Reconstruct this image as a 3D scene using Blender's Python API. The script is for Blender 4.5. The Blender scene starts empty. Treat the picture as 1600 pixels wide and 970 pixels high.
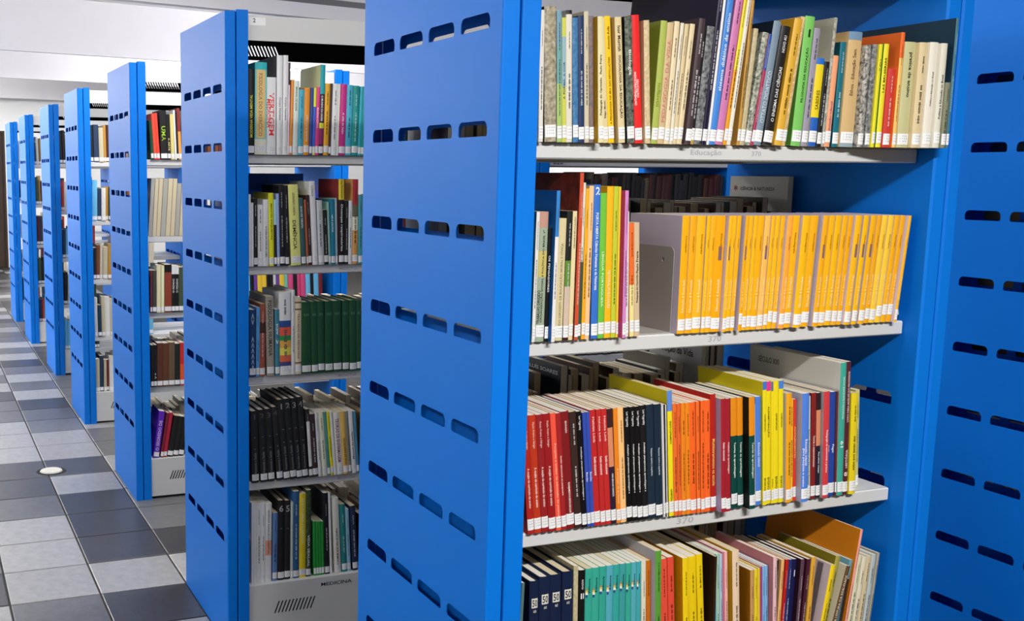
import bpy, bmesh, math, random
from mathutils import Matrix, Vector

scene = bpy.context.scene
COL = scene.collection
R_ = random.Random(11)

# ------------------------------------------------------------------ camera
cam_d = bpy.data.cameras.new('camera')
cam = bpy.data.objects.new('camera', cam_d)
COL.objects.link(cam)
YAW, PITCH, ROLL = 0.3518, -0.1409, 0.0058
fw = Vector((math.sin(YAW) * math.cos(PITCH), math.cos(YAW) * math.cos(PITCH), math.sin(PITCH)))
rt0 = Vector((math.cos(YAW), -math.sin(YAW), 0))
up0 = rt0.cross(fw)
rt = math.cos(ROLL) * rt0 + math.sin(ROLL) * up0
up = -math.sin(ROLL) * rt0 + math.cos(ROLL) * up0
m = Matrix.Identity(4)
for i in range(3):
    m[i][0], m[i][1], m[i][2] = rt[i], up[i], -fw[i]
m[0][3], m[1][3], m[2][3] = -0.9093, -1.5705, 1.5236
cam.matrix_world = m
cam_d.sensor_fit = 'HORIZONTAL'
cam_d.sensor_width = 36.0
cam_d.lens = 36.0 * 1665.57 / 1600.0
cam_d.shift_x = 316.53 / 1600.0
cam_d.shift_y = 20.53 / 1600.0
cam_d.clip_start = 0.05
cam_d.clip_end = 100
scene.camera = cam

# ------------------------------------------------------------------ world, exposure
w = bpy.data.worlds.new('world')
scene.world = w
w.use_nodes = True
w.node_tree.nodes['Background'].inputs[0].default_value = (0.9, 0.95, 1.0, 1)
w.node_tree.nodes['Background'].inputs[1].default_value = 0.3
vs = scene.view_settings
vs.view_transform = 'Standard'
vs.look = 'None'
vs.gamma = 1.0
vs.use_curve_mapping = False
vs.exposure = 0.27

# ceiling luminaires, the first placed from the shelf shadows, the rest added fill: (x, y, z, length along x, width, watts, bare tubes that shine all round)
LUMS = [
    (0.12, -1.95, 2.74, 1.25, 0.16, 106.0, False),
    (-2.6, 0.2, 2.80, 0.2, 1.25, 60.0, True),  # added to brighten the nearest end panel
    (-2.6, 6.4, 2.80, 0.2, 1.25, 130.0, True),  # this and the next two added to brighten beams and far panels
    (-2.6, 9.6, 2.80, 0.2, 1.25, 135.0, True),
    (-1.2, 12.8, 2.80, 1.25, 0.2, 120.0, True),
    (0.15, 0.68, 2.80, 0.9, 0.2, 5.0, False),  # this and the next two added to light the case fronts
    (0.5, 2.35, 2.80, 1.25, 0.2, 30.0, False),
    (0.5, 4.0, 2.80, 1.25, 0.2, 32.0, False),
    (3.6, 3.2, 2.80, 1.25, 0.2, 60.0, True),  # this and the two below added to whiten walls and beams
    (3.2, 7.0, 2.80, 1.25, 0.2, 140.0, True),
    (3.2, 11.0, 2.80, 1.25, 0.2, 180.0, True),
]

# ------------------------------------------------------------------ helpers
def lin(c):
    r = []
    for v in c[:3]:
        v = max(0.0, min(1.0, v / 255.0))
        r.append(v / 12.92 if v <= 0.04045 else ((v + 0.055) / 1.055) ** 2.4)
    return tuple(r)

MATS = {}
def mat(key, c, rough=0.5, spec=0.5, mot=None, mscale=60.0, bump=0.0, bscale=400.0, metal=0.0, var=0.0, coat=0.0):
    k = (key, tuple(c), rough, mot)
    if k in MATS:
        return MATS[k]
    ma = bpy.data.materials.new(key)
    ma.use_nodes = True
    nt = ma.node_tree
    b = nt.nodes['Principled BSDF']
    col = lin(c) + (1,)
    b.inputs['Base Color'].default_value = col
    b.inputs['Roughness'].default_value = rough
    b.inputs['Specular IOR Level'].default_value = spec
    b.inputs['Metallic'].default_value = metal
    if coat:
        b.inputs['Coat Weight'].default_value = coat
        b.inputs['Coat Roughness'].default_value = 0.25
    tc = None
    if mot is not None or var or bump:
        tc = nt.nodes.new('ShaderNodeTexCoord')
    if mot is not None or var:
        nz = nt.nodes.new('ShaderNodeTexNoise')
        nz.inputs['Scale'].default_value = mscale
        nz.inputs['Detail'].default_value = 4
        nz.inputs['Roughness'].default_value = 0.65
        nt.links.new(tc.outputs['Object'], nz.inputs['Vector'])
        rp = nt.nodes.new('ShaderNodeValToRGB')
        if mot is not None:
            rp.color_ramp.elements[0].position = 0.34
            rp.color_ramp.elements[1].position = 0.64
            rp.color_ramp.elements[0].color = lin(mot) + (1,)
            rp.color_ramp.elements[1].color = col
        else:
            rp.color_ramp.elements[0].position = 0.3
            rp.color_ramp.elements[1].position = 0.7
            rp.color_ramp.elements[0].color = tuple(v * (1 - var) for v in col[:3]) + (1,)
            rp.color_ramp.elements[1].color = tuple(min(1, v * (1 + var)) for v in col[:3]) + (1,)
        nt.links.new(nz.outputs['Fac'], rp.inputs['Fac'])
        nt.links.new(rp.outputs['Color'], b.inputs['Base Color'])
    if bump:
        nb = nt.nodes.new('ShaderNodeTexNoise')
        nb.inputs['Scale'].default_value = bscale
        nb.inputs['Detail'].default_value = 3
        nt.links.new(tc.outputs['Object'], nb.inputs['Vector'])
        bp = nt.nodes.new('ShaderNodeBump')
        bp.inputs['Strength'].default_value = bump
        bp.inputs['Distance'].default_value = 0.002
        nt.links.new(nb.outputs['Fac'], bp.inputs['Height'])
        nt.links.new(bp.outputs['Normal'], b.inputs['Normal'])
    MATS[k] = ma
    return ma

def emis(key, c, s):
    ma = bpy.data.materials.new(key)
    ma.use_nodes = True
    b = ma.node_tree.nodes['Principled BSDF']
    b.inputs['Base Color'].default_value = (0.9, 0.9, 0.9, 1)
    b.inputs['Emission Color'].default_value = c + (1,)
    b.inputs['Emission Strength'].default_value = s
    return ma

class MB:
    """collects faces, becomes one mesh object"""
    def __init__(self):
        self.v, self.f, self.mi, self.ms = [], [], [], []
    def slot(self, ma):
        if ma not in self.ms:
            self.ms.append(ma)
        return self.ms.index(ma)
    def box(self, x0, x1, y0, y1, z0, z1, ma, M=None):
        n = len(self.v)
        p = [(x, y, z) for z in (z0, z1) for y in (y0, y1) for x in (x0, x1)]
        if M is not None:
            p = [tuple(M @ Vector(q)) for q in p]
        self.v += p
        i = self.slot(ma)
        for q in ((0, 2, 3, 1), (4, 5, 7, 6), (0, 1, 5, 4), (2, 6, 7, 3), (0, 4, 6, 2), (1, 3, 7, 5)):
            self.f.append(tuple(n + k for k in q))
            self.mi.append(i)
    def prism(self, poly, z0, z1, mas, M=None, caps=True):
        """poly: closed (x, y) loop counter-clockwise from above; mas: one material or one per side"""
        n, k = len(self.v), len(poly)
        p = [(x, y, z0) for x, y in poly] + [(x, y, z1) for x, y in poly]
        if M is not None:
            p = [tuple(M @ Vector(q)) for q in p]
        self.v += p
        if not isinstance(mas, (list, tuple)):
            mas = [mas] * k
        for i in range(k):
            j = (i + 1) % k
            self.f.append((n + i, n + j, n + k + j, n + k + i))
            self.mi.append(self.slot(mas[i]))
        if caps:
            s = self.slot(mas[0])
            self.f.append(tuple(n + i for i in reversed(range(k)))); self.mi.append(s)
            self.f.append(tuple(n + k + i for i in range(k))); self.mi.append(s)
    def quad(self, pts, ma, M=None):
        n = len(self.v)
        if M is not None:
            pts = [tuple(M @ Vector(q)) for q in pts]
        self.v += list(pts)
        self.f.append(tuple(range(n, n + len(pts))))
        self.mi.append(self.slot(ma))
    def mesh(self, v2, f2, ma, M):
        n = len(self.v)
        self.v += [tuple(M @ Vector(q)) for q in v2]
        s = self.slot(ma)
        for q in f2:
            self.f.append(tuple(n + i for i in q)); self.mi.append(s)
    def data(self, name):
        me = bpy.data.meshes.new(name)
        me.from_pydata(self.v, [], self.f)
        for ma in self.ms:
            me.materials.append(ma)
        me.polygons.foreach_set('material_index', self.mi)
        me.update()
        return me
    def build(self, name, parent=None):
        o = bpy.data.objects.new(name, self.data(name))
        COL.objects.link(o)
        if parent is not None:
            o.parent = parent
        return o

def empty(name, loc=(0, 0, 0), rot=(0, 0, 0), parent=None):
    o = bpy.data.objects.new(name, None)
    o.empty_display_size = 0.05
    COL.objects.link(o)
    o.location = loc
    o.rotation_euler = rot
    if parent is not None:
        o.parent = parent
    return o

def tag(o, label=None, cat=None, group=None, kind=None):
    for k, v in (('label', label), ('category', cat), ('group', group), ('kind', kind)):
        if v:
            o[k] = v
    return o

def add(name, me, parent=None, loc=(0, 0, 0), rot=(0, 0, 0)):
    o = bpy.data.objects.new(name, me)
    COL.objects.link(o)
    o.location = loc
    o.rotation_euler = rot
    if parent is not None:
        o.parent = parent
    return o

def sheet(loops, thick):
    """flat sheet with holes from closed loops, in local XY, thickness along local Z"""
    cu = bpy.data.curves.new('sheet', 'CURVE')
    cu.dimensions = '2D'
    cu.fill_mode = 'BOTH'
    cu.extrude = thick / 2
    for lp in loops:
        sp = cu.splines.new('POLY')
        sp.points.add(len(lp) - 1)
        for p, (x, y) in zip(sp.points, lp):
            p.co = (x, y, 0, 1)
        sp.use_cyclic_u = True
    ob = bpy.data.objects.new('sheet', cu)
    COL.objects.link(ob)
    dg = bpy.context.evaluated_depsgraph_get()
    me = bpy.data.meshes.new_from_object(ob.evaluated_get(dg))
    v = [tuple(q.co) for q in me.vertices]
    f = [tuple(p.vertices) for p in me.polygons]
    bpy.data.objects.remove(ob)
    bpy.data.curves.remove(cu)
    bpy.data.meshes.remove(me)
    return v, f

TXT = {}
def text_geo(s, res=2):
    """lettering as flat faces: (vertices, faces, width, cap height)"""
    if s in TXT:
        return TXT[s]
    cu = bpy.data.curves.new('lettering', 'FONT')
    cu.body = s
    cu.resolution_u = res
    cu.fill_mode = 'FRONT'
    cu.offset = 0.014
    ob = bpy.data.objects.new('lettering', cu)
    COL.objects.link(ob)
    dg = bpy.context.evaluated_depsgraph_get()
    me = bpy.data.meshes.new_from_object(ob.evaluated_get(dg))
    v = [(q.co.x, q.co.y) for q in me.vertices]
    f = [tuple(p.vertices) for p in me.polygons]
    bpy.data.objects.remove(ob)
    bpy.data.curves.remove(cu)
    bpy.data.meshes.remove(me)
    x0 = min(a for a, b in v); x1 = max(a for a, b in v)
    y1 = max(b for a, b in v); y0 = min(b for a, b in v)
    v = [(a - x0, b) for a, b in v]
    TXT[s] = (v, f, x1 - x0, y0, y1)
    return TXT[s]

# ------------------------------------------------------------------ the books: (shelf, x, y, thickness, height, lean, colour, details), metres and degrees
BOOKS = [
('A1', 0.0926, 0.028, 0.0085, 0.2186, -1.43, (226, 222, 212), {'d': 'white'}),
('A1', 0.1056, 0.028, 0.0229, 0.2251, -2.53, (196, 184, 158), {'d': 'mottled beige plastic-covered', 'cov': (40, 52, 44), 'mot': (120, 112, 92)}),
('A1', 0.1292, 0.028, 0.0099, 0.2189, -2.58, (120, 160, 178), {'d': 'pale blue and teal', 'bands': [(0.0, 0.45, (170, 196, 110)), (0.45, 0.75, (110, 165, 160))]}),
('A1', 0.1397, 0.028, 0.0079, 0.2082, -2.63, (206, 208, 90), {'d': 'lime and pale blue', 'bands': [(0.45, 0.85, (150, 180, 190))], 't': [('A FORMA, A COR', 0.2, 0.8, 0.5, 'u', (40, 70, 120))]}),
('A1', 0.1482, 0.028, 0.0116, 0.221, -2.69, (224, 218, 202), {'d': 'white with a dark top edge', 'bands': [(0.97, 1, (30, 28, 30))]}),
('A1', 0.1614, 0.028, 0.011, 0.2095, -3.02, (42, 108, 165), {'d': 'tattered mid blue', 'cov': (22, 40, 60), 'mot': (90, 140, 180)}),
('A1', 0.173, 0.028, 0.0117, 0.2133, -3.07, (34, 54, 96), {'d': 'navy'}),
('A1', 0.1853, 0.028, 0.009, 0.2211, -3.13, (208, 198, 172), {'d': 'thin cream'}),
('A1', 0.195, 0.028, 0.0094, 0.214, -3.18, (100, 98, 106), {'d': 'worn slate grey', 'mot': (150, 120, 110)}),
('A1', 0.205, 0.016, 0.0108, 0.2125, -3.24, (228, 218, 168), {'d': 'pale yellow with mustard cover', 'cov': (196, 150, 22), 't': [('Pedagogia do Oprimido   Paulo Freire', 0.22, 0.7, 0.42, 'u', (30, 28, 24))]}),
('A1', 0.2239, 0.028, 0.0102, 0.2134, -5.29, (226, 208, 158), {'d': 'tan cream', 't': [('Edgar Morin', 0.2, 0.34, 0.4, 'u', (60, 50, 30))]}),
('A1', 0.2347, 0.028, 0.012, 0.2161, -5.35, (246, 204, 38), {'d': 'bright yellow with brown title', 't': [('A PEDAGOGIA NA ERA DAS REVOLUÇÕES', 0.15, 0.68, 0.45, 'u', (150, 90, 10)), ('Antonio Avila', 0.74, 0.92, 0.4, 'u', (120, 80, 10))]}),
('A1', 0.25, 0.02, 0.0137, 0.2142, -5.28, (224, 204, 156), {'d': 'cream with bold black title', 'cov': (206, 180, 124), 't': [('SOCIOLOGIA DA EDUCAÇÃO', 0.2, 0.7, 0.5, 'd', (28, 24, 20)), ('Ivor Morrish', 0.73, 0.93, 0.45, 'd', (28, 24, 20))]}),
('A1', 0.2712, 0.024, 0.0153, 0.2169, -4.73, (120, 130, 116), {'d': 'black and grey foliage-patterned', 'cov': (30, 34, 28), 'mot': (24, 28, 22), 't': [('Biologia', 0.52, 0.76, 0.5, 'd', (230, 232, 220))]}),
('A1', 0.2906, 0.028, 0.0157, 0.2208, -5.24, (236, 42, 44), {'d': 'vivid red with white title', 't': [('EDUCAÇÃO', 0.36, 0.5, 0.35, 'd', (255, 240, 236)), ('INDÚSTRIA/TRABALHO', 0.3, 0.56, 0.3, 'd', (255, 240, 236), -0.26)]}),
('A1', 0.307, 0.022, 0.0116, 0.2119, -4.12, (228, 208, 168), {'d': 'cream', 'cov': (204, 178, 136), 'mot': (196, 170, 126)}),
('A1', 0.324, 0.028, 0.0135, 0.2139, 2.46, (172, 186, 84), {'d': 'olive green', 'cov': (158, 170, 52), 't': [('Infantil', 0.3, 0.5, 0.5, 'd', (140, 150, 60))]}),
('A1', 0.3381, 0.028, 0.0132, 0.2112, 2.5, (212, 186, 138), {'d': 'tan with pink title', 't': [('PEDAGOGIA DA VIDA', 0.18, 0.86, 0.55, 'u', (206, 132, 124))]}),
('A1', 0.3519, 0.028, 0.0107, 0.2142, 2.76, (232, 214, 176), {'d': 'cream with small black title'}),
('A1', 0.3632, 0.028, 0.0072, 0.2122, 3.28, (230, 222, 200), {'d': 'thin ivory'}),
('A1', 0.371, 0.028, 0.0083, 0.211, 3.7, (222, 202, 158), {'d': 'thin tan'}),
('A1', 0.3799, 0.028, 0.0108, 0.2117, 4.34, (228, 210, 170), {'d': 'worn cream'}),
('A1', 0.3913, 0.02, 0.013, 0.2209, 4.68, (66, 50, 56), {'d': 'dark aubergine'}),
('A1', 0.405, 0.028, 0.012, 0.209, 4.62, (26, 24, 26), {'d': 'black with tan foot', 'bands': [(0, 0.06, (190, 160, 80))]}),
('A1', 0.4176, 0.028, 0.0165, 0.2096, 4.57, (44, 44, 48), {'d': 'black and silver wave-patterned', 'mot': (150, 152, 156)}),
('A1', 0.4347, 0.028, 0.0103, 0.331, 4.52, (30, 20, 52), {'d': 'very tall dark indigo', 'dep': 0.255}),
('A1', 0.4456, 0.028, 0.0052, 0.3008, 4.48, (236, 236, 238), {'d': 'thin white'}),
('A1', 0.4514, 0.028, 0.0137, 0.3013, 5.24, (66, 136, 218), {'d': 'tall sky blue', 't': [('sistema didático de ensino', 0.32, 0.78, 0.5, 'u', (236, 242, 250))]}),
('A1', 0.4657, 0.028, 0.0163, 0.3018, 6.33, (206, 124, 176), {'d': 'tall mauve pink'}),
('A1', 0.4828, 0.028, 0.0082, 0.3014, 6.29, (232, 160, 40), {'d': 'tall orange and yellow', 'bands': [(0.45, 1, (232, 216, 50))]}),
('A1', 0.4916, 0.028, 0.0086, 0.2914, 6.25, (232, 226, 210), {'d': 'tall ivory'}),
('A1', 0.5139, 0.028, 0.0063, 0.26, 3.35, (196, 148, 66), {'d': 'tall golden brown'}),
('A1', 0.521, 0.028, 0.0102, 0.2109, 4.67, (208, 194, 156), {'d': 'beige plastic-wrapped', 'mot': (186, 170, 130)}),
('A1', 0.5319, 0.028, 0.0134, 0.2058, 7.78, (206, 204, 190), {'d': 'white with dark green pictures', 'mot': (50, 70, 50)}),
('A1', 0.546, 0.028, 0.0071, 0.2038, 7.73, (170, 50, 90), {'d': 'thin crimson and blue', 'bands': [(0.68, 1, (40, 80, 160))]}),
('A1', 0.5538, 0.028, 0.0175, 0.2272, 7.67, (124, 144, 162), {'d': 'slate blue plastic-covered', 'cov': (24, 38, 58), 't': [('OTTATO DIDATTICO', 0.18, 0.6, 0.5, 'u', (200, 212, 222))]}),
('A1', 0.5752, 0.028, 0.0216, 0.2188, 7.21, (28, 27, 30), {'d': 'black with white title', 't': [('O ENIGMA DAS CIÊNCIAS', 0.2, 0.66, 0.4, 'u', (232, 232, 232)), ('NOVO AU', 0.78, 0.92, 0.3, 'u', (232, 232, 232))]}),
('A1', 0.5976, 0.022, 0.0185, 0.233, 7.16, (222, 172, 56), {'d': 'golden yellow', 'cov': (196, 146, 24)}),
('A1', 0.6181, 0.028, 0.0098, 0.2383, 6.8, (232, 210, 150), {'d': 'cream plastic-edged', 'mot': (200, 150, 110)}),
('A1', 0.6423, 0.028, 0.0227, 0.2389, 3.63, (124, 200, 98), {'d': 'light green numbered', 'cov': (96, 150, 60), 't': [('1', 0.84, 0.9, 0.3, 'h', (20, 50, 20)), ('FILOSOFIA DA EDUCAÇÃO', 0.34, 0.76, 0.32, 'u', (30, 70, 30))]}),
('A1', 0.6659, 0.028, 0.0149, 0.2186, 3.67, (156, 150, 168), {'d': 'lilac grey'}),
('A1', 0.6833, 0.028, 0.0192, 0.1642, 2.89, (238, 212, 36), {'d': 'short yellow with blue foot', 'bands': [(0, 0.33, (36, 96, 186)), (0.93, 1, (40, 110, 200))], 't': [('SABERES', 0.42, 0.64, 0.4, 'u', (120, 100, 20))]}),
('A1', 0.7032, 0.028, 0.0114, 0.1585, 2.76, (26, 26, 30), {'d': 'short black'}),
('A1', 0.7152, 0.028, 0.0068, 0.24, 2.62, (200, 200, 188), {'d': 'pale grey with inked script cover', 'cov': (190, 188, 170), 'mot': (120, 118, 104)}),
('A1', 0.7228, 0.028, 0.0135, 0.1705, 2.44, (242, 166, 122), {'d': 'peach', 't': [('Educação infantil', 0.15, 0.5, 0.4, 'u', (150, 100, 150))]}),
('A1', 0.7404, 0.0269, 0.0144, 0.196, 1.17, (26, 112, 130), {'d': 'teal', 'cov': (20, 82, 98)}),
('A1', 0.7554, 0.0222, 0.0331, 0.2154, 1.09, (214, 180, 126), {'d': 'tan with bluish plastic foot', 'bands': [(0, 0.12, (150, 170, 180)), (0.93, 1, (120, 150, 176))], 't': [('Ethos - Educação Sem', 0.45, 0.85, 0.3, 'u', (120, 90, 60))]}),
('A1', 0.7892, 0.0129, 0.0133, 0.1908, 0.95, (60, 60, 62), {'d': 'black and white torn-pattern', 'mot': (210, 206, 196)}),
('A1', 0.8031, 0.0093, 0.0121, 0.1927, 0.88, (166, 164, 160), {'d': 'grey with dark blotches', 'mot': (50, 60, 70)}),
('A1', 0.8157, 0.006, 0.0082, 0.1932, 0.82, (236, 224, 52), {'d': 'lemon yellow, first of a pair', 't': [('O que é', 0.7, 0.9, 0.45, 'u', (40, 40, 20))]}),
('A1', 0.8243, 0.0027, 0.0125, 0.1938, 0.76, (236, 224, 52), {'d': 'lemon yellow with green cover', 'cov': (30, 110, 40), 't': [('LAS BRUJERIAS', 0.5, 0.9, 0.45, 'u', (40, 40, 20))]}),
('A1', 0.8373, -0.0012, 0.0173, 0.1479, 0.67, (206, 66, 60), {'d': 'short red'}),
('A1', 0.8553, -0.0061, 0.0096, 0.2155, 0.57, (238, 108, 44), {'d': 'orange and cream', 'bands': [(0, 0.78, (244, 196, 110))], 'cov': (236, 108, 40)}),
('A1', 0.8653, -0.0088, 0.0287, 0.1984, 0.51, (200, 196, 146), {'d': 'thick pale green', 'cov': (206, 190, 150), 't': [('pratica de ensino', 0.48, 0.9, 0.36, 'd', (34, 34, 28))]}),
('A1', 0.8947, -0.0164, 0.0201, 0.1978, 0.4, (222, 202, 158), {'d': 'tan rounded'}),
('A1', 0.9154, -0.0217, 0.0211, 0.1985, 0.32, (234, 228, 214), {'d': 'white', 't': [('Política e Educação no Brasil', 0.4, 0.72, 0.2, 'u', (60, 60, 60))]}),
('A1', 0.9371, -0.0274, 0.0163, 0.1968, 0.23, (226, 222, 206), {'d': 'off-white', 't': [('Política e Educação no Brasil', 0.28, 0.7, 0.36, 'u', (40, 50, 40))]}),
('A1', 0.9539, -0.03, 0.0119, 0.124, 0.12, (134, 136, 112), {'d': 'short olive grey'}),
('A1', 0.9663, -0.03, 0.0071, 0.2446, 0.02, (70, 120, 136), {'d': 'tall teal grey with dark picture cover', 'cov': (30, 58, 78), 'dep': 0.24}),
('A2', 0.0953, 0.032, 0.0064, 0.2282, 0.36, (232, 230, 226), {'d': 'white with teal cover', 'cov': (0, 132, 150)}),
('A2', 0.103, 0.032, 0.0173, 0.2282, 0.23, (160, 174, 150), {'d': 'grey green with pink head', 'bands': [(0.88, 1, (196, 150, 132)), (0.5, 0.7, (206, 190, 110))], 't': [('ORGANIZAÇÃO SOCIAL E POLÍTICA DO BRASIL 1º', 0.15, 0.86, 0.3, 'u', (30, 40, 34)), ('TRABALHO DIRIGIDO', 0.14, 0.4, 0.26, 'u', (30, 40, 34), -0.3)]}),
('A2', 0.1209, 0.032, 0.0073, 0.1993, 0.18, (24, 24, 26), {'d': 'thin black', 't': [('OS PENSADORES', 0.3, 0.9, 0.5, 'd', (220, 220, 220))]}),
('A2', 0.1288, 0.022, 0.0069, 0.2645, 0.12, (236, 234, 232), {'d': 'white and azure', 'cov': (30, 112, 190), 'bands': [(0.7, 1, (46, 132, 206))]}),
('A2', 0.1362, 0.032, 0.0053, 0.2151, 0.07, (26, 22, 24), {'d': 'slim black', 't': [('Os Planos para a Educação', 0.3, 0.85, 0.5, 'd', (230, 220, 220))]}),
('A2', 0.1421, 0.032, 0.0163, 0.2164, 0.01, (222, 206, 160), {'d': 'cream with grey title', 't': [('ESTUDO DIRIGIDO DE EDUCAÇÃO MORAL E CÍVICA', 0.06, 0.8, 0.4, 'u', (150, 140, 110))]}),
('A2', 0.1591, 0.032, 0.0111, 0.2288, -0.04, (30, 32, 28), {'d': 'black and green', 'bands': [(0.0, 0.1, (60, 20, 24)), (0.1, 0.42, (214, 190, 170)), (0.42, 0.62, (96, 140, 50))]}),
('A2', 0.1707, 0.032, 0.0086, 0.2288, -0.09, (234, 216, 168), {'d': 'cream with ruled lines', 't': [('CIDADE E EDUCAÇÃO', 0.7, 0.97, 0.4, 'u', (90, 70, 50))]}),
('A2', 0.18, 0.028, 0.0078, 0.2953, -0.14, (206, 84, 52), {'d': 'tall brick red cell-patterned', 'cov': (150, 56, 36), 'dep': 0.2, 'covmot': (96, 30, 22)}),
('A2', 0.1884, 0.032, 0.007, 0.2783, -0.18, (226, 222, 206), {'d': 'white and dark green', 'cov': (40, 80, 60), 'bands': [(0.0, 0.5, (40, 90, 70))]}),
('A2', 0.1974, 0.032, 0.0071, 0.268, -0.51, (244, 174, 36), {'d': 'thin amber'}),
('A2', 0.205, 0.032, 0.0092, 0.2729, -0.55, (246, 200, 146), {'d': 'peach'}),
('A2', 0.2182, 0.032, 0.0138, 0.2747, -1.31, (54, 114, 206), {'d': 'royal blue numbered 21', 't': [('2', 0.935, 0.985, 0.5, 'h', (255, 255, 255)), ('PORTA ABERTA Ciências Humanas e da Natureza', 0.32, 0.82, 0.4, 'd', (240, 244, 255))]}),
('A2', 0.2329, 0.032, 0.013, 0.2602, -1.42, (112, 194, 62), {'d': 'grass green', 't': [('LÍNGUA PORTUGUESA', 0.12, 0.7, 0.4, 'd', (230, 246, 210))]}),
('A2', 0.2466, 0.032, 0.0135, 0.2718, -1.46, (248, 186, 28), {'d': 'marigold yellow', 't': [('PEITORAL FORTUGUÊS', 0.2, 0.45, 0.45, 'd', (255, 236, 180))]}),
('A2', 0.2607, 0.032, 0.0098, 0.2719, -1.5, (194, 206, 58), {'d': 'yellow green'}),
('A2', 0.2711, 0.032, 0.0045, 0.2714, -1.55, (246, 204, 60), {'d': 'very thin yellow'}),
('A2', 0.2762, 0.02, 0.0072, 0.2647, -1.59, (212, 136, 198), {'d': 'mauve with magenta cover', 'cov': (192, 62, 124)}),
('A2', 0.2882, 0.032, 0.0107, 0.2272, -2.7, (230, 226, 220), {'d': 'white'}),
('A2', 0.3011, 0.032, 0.0099, 0.2065, -3.18, (238, 110, 40), {'d': 'short orange and cream', 'bands': [(0, 0.46, (240, 226, 150))]}),
('A2', 0.3119, 0.032, 0.0112, 0.2075, -3.32, (216, 190, 154), {'d': 'short tan', 't': [('Pedagogia do Oprimido', 0.3, 0.55, 0.4, 'u', (50, 40, 34)), ('Paulo Freire', 0.56, 0.75, 0.4, 'u', (50, 40, 34))]}),
('A2', 0.4072, 0.032, 0.0165, 0.2187, -0.26, (248, 178, 16), {'d': 'amber-yellow yearbook', 'cov': (206, 196, 214), 'series': 1, 'bands': [], 't': [('Educação & Sociedade', 0.18, 0.46, 0.36, 'u', (255, 236, 170)), ('cadernos', 0.6, 0.92, 0.22, 'u', (170, 110, 10))], 'labz': 0}),
('A2', 0.4243, 0.032, 0.0153, 0.2185, -0.13, (244, 171, 12), {'d': 'amber-yellow yearbook', 'cov': (206, 196, 214), 'series': 1, 'bands': [], 't': [('Educação & Sociedade', 0.18, 0.46, 0.36, 'u', (255, 236, 170)), ('cadernos', 0.6, 0.92, 0.22, 'u', (170, 110, 10))], 'labz': 0}),
('A2', 0.4401, 0.032, 0.0197, 0.2184, -0.0, (250, 184, 22), {'d': 'amber-yellow yearbook', 'cov': (206, 196, 214), 'series': 1, 'bands': [], 't': [('Educação & Sociedade', 0.18, 0.46, 0.36, 'u', (255, 236, 170)), ('cadernos', 0.6, 0.92, 0.22, 'u', (170, 110, 10))], 'labz': 0}),
('A2', 0.4605, 0.032, 0.0088, 0.2182, 0.17, (248, 186, 14), {'d': 'amber-yellow yearbook', 'cov': (206, 196, 214), 'series': 1, 'bands': [], 't': [('Educação & Sociedade', 0.18, 0.46, 0.36, 'u', (255, 236, 170)), ('cadernos', 0.6, 0.92, 0.22, 'u', (170, 110, 10))], 'labz': 0}),
('A2', 0.4699, 0.032, 0.0124, 0.2182, 0.24, (248, 178, 16), {'d': 'amber-yellow yearbook', 'cov': (206, 196, 214), 'series': 1, 'bands': [], 't': [('Educação & Sociedade', 0.18, 0.46, 0.36, 'u', (255, 236, 170)), ('cadernos', 0.6, 0.92, 0.22, 'u', (170, 110, 10))], 'labz': 0}),
('A2', 0.4829, 0.032, 0.0209, 0.2181, 0.35, (244, 171, 12), {'d': 'amber-yellow yearbook', 'cov': (206, 196, 214), 'series': 1, 'bands': [(0.62, 0.74, (130, 100, 110), 0.35)], 't': [('Educação & Sociedade', 0.18, 0.46, 0.36, 'u', (255, 236, 170)), ('cadernos', 0.6, 0.92, 0.22, 'u', (170, 110, 10))], 'labz': 0}),
('A2', 0.5044, 0.026, 0.0089, 0.2181, 0.58, (250, 184, 22), {'d': 'amber-yellow yearbook', 'cov': (206, 196, 214), 'series': 1, 'bands': [(0.62, 0.74, (130, 100, 110), 0.35)], 't': [('Educação & Sociedade', 0.18, 0.46, 0.36, 'u', (255, 236, 170)), ('cadernos', 0.6, 0.92, 0.22, 'u', (170, 110, 10))], 'labz': 0}),
('A2', 0.5183, 0.032, 0.009, 0.2177, 0.68, (248, 186, 14), {'d': 'amber-yellow yearbook', 'cov': (206, 196, 214), 'series': 1, 'bands': [], 't': [('Educação & Sociedade', 0.18, 0.46, 0.36, 'u', (255, 236, 170)), ('cadernos', 0.6, 0.92, 0.22, 'u', (170, 110, 10))], 'labz': 0}),
('A2', 0.5279, 0.032, 0.0099, 0.2177, 0.76, (248, 178, 16), {'d': 'amber-yellow yearbook', 'cov': (206, 196, 214), 'series': 1, 'bands': [], 't': [('Educação & Sociedade', 0.18, 0.46, 0.36, 'u', (255, 236, 170)), ('cadernos', 0.6, 0.92, 0.22, 'u', (170, 110, 10))], 'labz': 0}),
('A2', 0.5418, 0.026, 0.0081, 0.2178, 0.91, (244, 171, 12), {'d': 'amber-yellow yearbook', 'cov': (206, 196, 214), 'series': 1, 'bands': [(0.62, 0.74, (130, 100, 110), 0.35)], 't': [('Educação & Sociedade', 0.18, 0.46, 0.36, 'u', (255, 236, 170)), ('cadernos', 0.6, 0.92, 0.22, 'u', (170, 110, 10))], 'labz': 0.03}),
('A2', 0.5554, 0.032, 0.01, 0.2174, 1.01, (250, 184, 22), {'d': 'amber-yellow yearbook', 'cov': (206, 196, 214), 'series': 1, 'bands': [], 't': [('Educação & Sociedade', 0.18, 0.46, 0.36, 'u', (255, 236, 170)), ('cadernos', 0.6, 0.92, 0.22, 'u', (170, 110, 10))], 'labz': 0}),
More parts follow.
